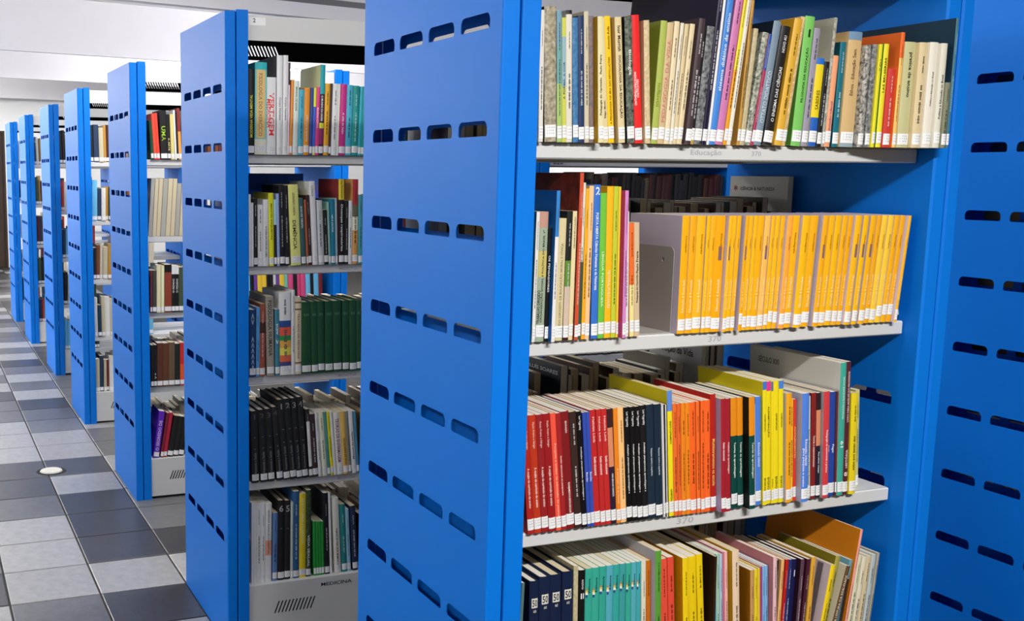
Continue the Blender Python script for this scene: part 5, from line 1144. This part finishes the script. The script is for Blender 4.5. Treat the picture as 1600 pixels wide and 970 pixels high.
    for q in range(3):
        zz = lz + 0.0155 - q * 0.005
        xx = t * 0.18
        while xx < t * 0.78:
            ww = rnd.uniform(.06, .14) * t
            nn = len(mb.v); bl = min(0.0028, 0.14 * t)
            yy = bl * (2 * xx / t - 1) ** 2 - 0.00095
            mb.v += [(xx, yy, zz), (xx + ww, yy, zz), (xx + ww, yy, zz + .0022), (xx, yy, zz + .0022)]
            mb.f.append((nn, nn + 1, nn + 2, nn + 3)); mb.mi.append(s_)
            xx += ww + rnd.uniform(.05, .1) * t
    mb.build('call_number_print', lb)

# large printed covers that show above their neighbours are left to the cover colours; three standing books of the rear row carry readable covers
def cover_book(x, y, z, t, h, d, c, label, words):
    """book of the rear row, spine away from us; words: (text, y0, y1, zc, height, colour) on its outer board, which faces the aisle"""
    e = empty('book', (x, y, z))
    tag(e, label, 'book', 'rear row books of the nearest bookcase')
    ms = mat('book_cover', c, 0.45, 0.4)
    mb = MB()
    wth = 0.0012
    mb.box(0, wth, 0, d, 0, h, ms); mb.box(t - wth, t, 0, d, 0, h, ms); mb.box(wth, t - wth, d - wth, d, 0, h, ms); mb.build('cover', e)
    mb = MB(); mb.box(wth, t - wth, 0.002, d - wth, 0.001, h - 0.001, PAGE); mb.build('page_block', e)
    for s, y0, y1, zc, hh, col in words:
        v, f, wd, b0, b1 = text_geo(s)
        mb = MB()
        mb.v = [(-0.0004, y1 - a * (y1 - y0) / wd, zc + (q - (b0 + b1) / 2) * hh / (b1 - b0)) for a, q in v]
        mb.f = list(f); mb.mi = [0] * len(f); mb.ms = [mat('spine_ink', col, 0.5, 0.3)]
        mb.build('cover_lettering', e)
    return e
cover_book(0.365, 0.345, ZS['3'] + .0006, 0.02, 0.239, 0.185, (16, 34, 44), 'dark teal book with white author lettering in the rear row above the red books', [('JOSÉ LUÍS SOARES', 0.010, 0.170, 0.222, 0.013, (230, 230, 230))])
cover_book(0.736, 0.345, ZS['3'] + .0006, 0.012, 0.29, 0.185, (200, 200, 200), 'tall pale grey book in the rear row above the orange books', [('A Evolução da Vida', 0.030, 0.178, 0.240, 0.021, (40, 40, 44))])
cover_book(0.949, 0.345, ZS['2'] + .0006, 0.014, 0.290, 0.185, (206, 206, 198), 'tall pale science book in the rear row above the amber yearbooks', [('CIÊNCIA & NATUREZA', 0.040, 0.150, 0.262, 0.010, (70, 66, 66)), ('*', 0.160, 0.172, 0.262, 0.014, (170, 40, 40))])

# metal bookend beside the amber yearbooks
be = empty('bookend', (0.4050, 0.05, ZS['2'] + .0004))
tag(be, 'grey metal bookend plate standing against the amber yearbooks', 'bookend')
BEM = mat('bookend_metal', (168, 162, 158), 0.45, 0.4)
lp = [(0.0, 0.0), (0.11, 0.0), (0.11, 0.148)]
lp += [(0.11 - 0.012 + 0.012 * math.cos(a * math.pi / 10), 0.148 + 0.012 * math.sin(a * math.pi / 10)) for a in range(1, 6)]
lp += [(0.012 + 0.012 * math.cos(math.pi / 2 + a * math.pi / 10), 0.148 + 0.012 * math.sin(math.pi / 2 + a * math.pi / 10)) for a in range(0, 6)]
hole = [(0.03 + 0.004 * math.cos(a * math.pi / 6), 0.135 + 0.004 * math.sin(a * math.pi / 6)) for a in range(12)]
v, f = sheet([lp, hole], 0.0012)
mb = MB(); mb.mesh(v, f, BEM, TOX); mb.build('plate', be)
mb = MB(); mb.box(-0.076, -0.0006, 0.0, 0.11, 0.0, 0.001, BEM); mb.build('foot', be)

# blue archive boxes on the rear side of the second bookcase
ABM = mat('blue_box_card', (24, 96, 190), 0.5, 0.4)
for i, xx in enumerate((0.10, 0.165, 0.23, 0.295)):
    e = empty('archive_box', (ROWS[1][0] + xx, 1.5895 + 0.30, ZS['2'] + .0004))
    tag(e, 'blue archive box, %s from the aisle behind the second bookcase books' % ordinal(i + 1), 'box', 'archive boxes of the second bookcase')
    mb = MB(); mb.box(0, 0.062, 0, 0.24, 0, 0.288, ABM); mb.build('body', e)
    mb = MB(); mb.box(-0.0008, 0.0628, -0.0012, 0.012, 0.0, 0.289, mat('blue_box_card', (20, 84, 172), 0.5, 0.4)); mb.build('flap', e)

# ------------------------------------------------------------------ the books nobody can pick apart
PAL = [(70, 30, 28), (40, 40, 44), (24, 24, 28), (120, 70, 40), (200, 190, 160), (180, 60, 45), (40, 60, 90), (210, 200, 180), (60, 80, 60), (150, 120, 60), (90, 40, 50), (30, 60, 80), (220, 220, 215), (190, 140, 60)]
def fill(x0, x1, y, z, hmin, hmax, pal, rnd, rear=False, tmin=.012, tmax=.026, lean=2.0, label=True):
    x = x0
    th = math.radians(rnd.uniform(-lean, lean))
    while x < x1:
        t = rnd.uniform(tmin, tmax); h = rnd.uniform(hmin, hmax); d = rnd.uniform(.15, .19)
        if x + t > x1:
            break
        c = rnd.choice(pal)
        ms = mat('book_cover', c, 0.45, 0.4)
        zz = z + max(0, t * math.sin(th)) + .0004
        if rear:
            M = Matrix.Translation((x + t, y, zz)) @ Matrix.Rotation(math.pi, 4, 'Z') @ Matrix.Rotation(-th, 4, 'Y')
            if th < 0:
                M = Matrix.Translation((0, 0, -t * math.sin(th))) @ M
        else:
            M = Matrix.Translation((x, y + rnd.uniform(0, .012), zz)) @ Matrix.Rotation(th, 4, 'Y')
        wth, bul = cover_geo(STUFF, t, h, d, ms, ms, False, M)
        page_geo(STUFF, t, h, d, wth, bul, False, PAGE2 if rnd.random() < .5 else PAGE, M)
        if label and not rear:
            n0 = len(STUFF.v)
            patch(STUFF, t, 0.006, 0.027, LABEL, 0.0005, 0.94)
            for i in range(n0, len(STUFF.v)):
                STUFF.v[i] = tuple(M @ Vector(STUFF.v[i]))
        x += t + .0012

rd = random.Random(5)
GP = [(120, 114, 100), (60, 50, 44), (34, 32, 34), (96, 84, 70), (40, 44, 52), (70, 40, 36), (150, 144, 130)]
# rear row of the nearest bookcase
YR = W - 0.032
for s, hm in (('1', (.15, .19)), ('2', (.19, .225)), ('3', (.20, .235)), ('4', (.19, .24))):
    if s == '2':
        fill(0.09, 0.945, YR, ZS[s], .2, .245, GP, rd, True, lean=.5)
    elif s == '3':
        fill(0.09, 0.363, YR, ZS[s], .17, .225, GP, rd, True, lean=.5)
        fill(0.388, 0.734, YR, ZS[s], hm[0], hm[1], GP, rd, True, lean=.5)
        fill(0.750, 0.83, YR, ZS[s], .27, .29, GP, rd, True, lean=.5)
    else:
        fill(0.09, 0.95, YR, ZS[s], hm[0], hm[1], GP, rd, True, lean=.5)
# rear rows of the second bookcase
for s in '345':
    fill(0.06, 0.95, 1.5895 + YR, ZS[s], .15, .2, GP, rd, True, lean=.5)
# hidden stretches of the second row
for s in '12345':
    fill(0.455, 0.94, 1.625, ZS[s], .18, .23, PAL, rd)
B2X = 1.0465 + T1 + T2
for s in '1234':
    fill(B2X + .01, B2X + .78, 1.625, ZS[s], .17 if s != '2' else .27, .22 if s != '2' else .30, PAL[:3] + GP[1:6], rd)
    fill(B2X + .01, B2X + .78, 1.5895 + YR, ZS[s], .17 if s != '2' else .27, .22 if s != '2' else .30, GP, rd, True, lean=.5)
    fill(1.733 + T1 + T2 + .004, 2.3, .034, ZS[s], .2, .25, PAL, rd)
    fill(1.733 + T1 + T2 + .004, 2.3, YR, ZS[s], .2, .25, PAL, rd, True, lean=.5)
# third bookcase: page edges outward on its second shelf, the rest beyond the direct view
xx = 0.078
for i in range(10):
    t = rd.uniform(.016, .022); d = .16; h = .262 if i < 6 else .24
    if xx + t > .245:
        break
    ma = PAGE2 if i % 3 else mat('grey_page', (176, 174, 164), .9, .1)
    M = Matrix.Translation((xx, 3.26, ZS['2'] + t * math.sin(.07))) @ Matrix.Rotation(.07, 4, 'Y')
    STUFF.box(0, t, 0, d, 0, h, ma, M)
    STUFF.box(t + .0002, t + .0012, -.001, d, 0, h, mat('book_cover', (60, 54, 48), .5, .4), M)
    xx += t + .0018
BR = [(230, 230, 226), (110, 190, 230), (30, 28, 30), (120, 40, 44), (240, 200, 60), (220, 80, 130), (240, 150, 80), (110, 70, 160), (120, 200, 180), (60, 70, 150)]
for s in '12345':
    fill(0.25, 0.94, 3.255, ZS[s], .19, .235, BR if s in '23' else PAL, rd)
    fill(0.08, 0.94, 3.2202 + YR, ZS[s], .14, .19, GP, rd, True, lean=.5)
for ri in range(3, 7):
    rx, ry = ROWS[ri]
    for s in '12345':
        fill(rx + .078, rx + (.45 if ri == 3 else .34), ry + .034, ZS[s], .19, .25, PAL + BR[:4], rd, tmin=.014, tmax=.03)
so = STUFF.build('distant_books')
tag(so, 'rows of small and half-hidden books on the far and rear shelves', 'books', None, 'stuff')
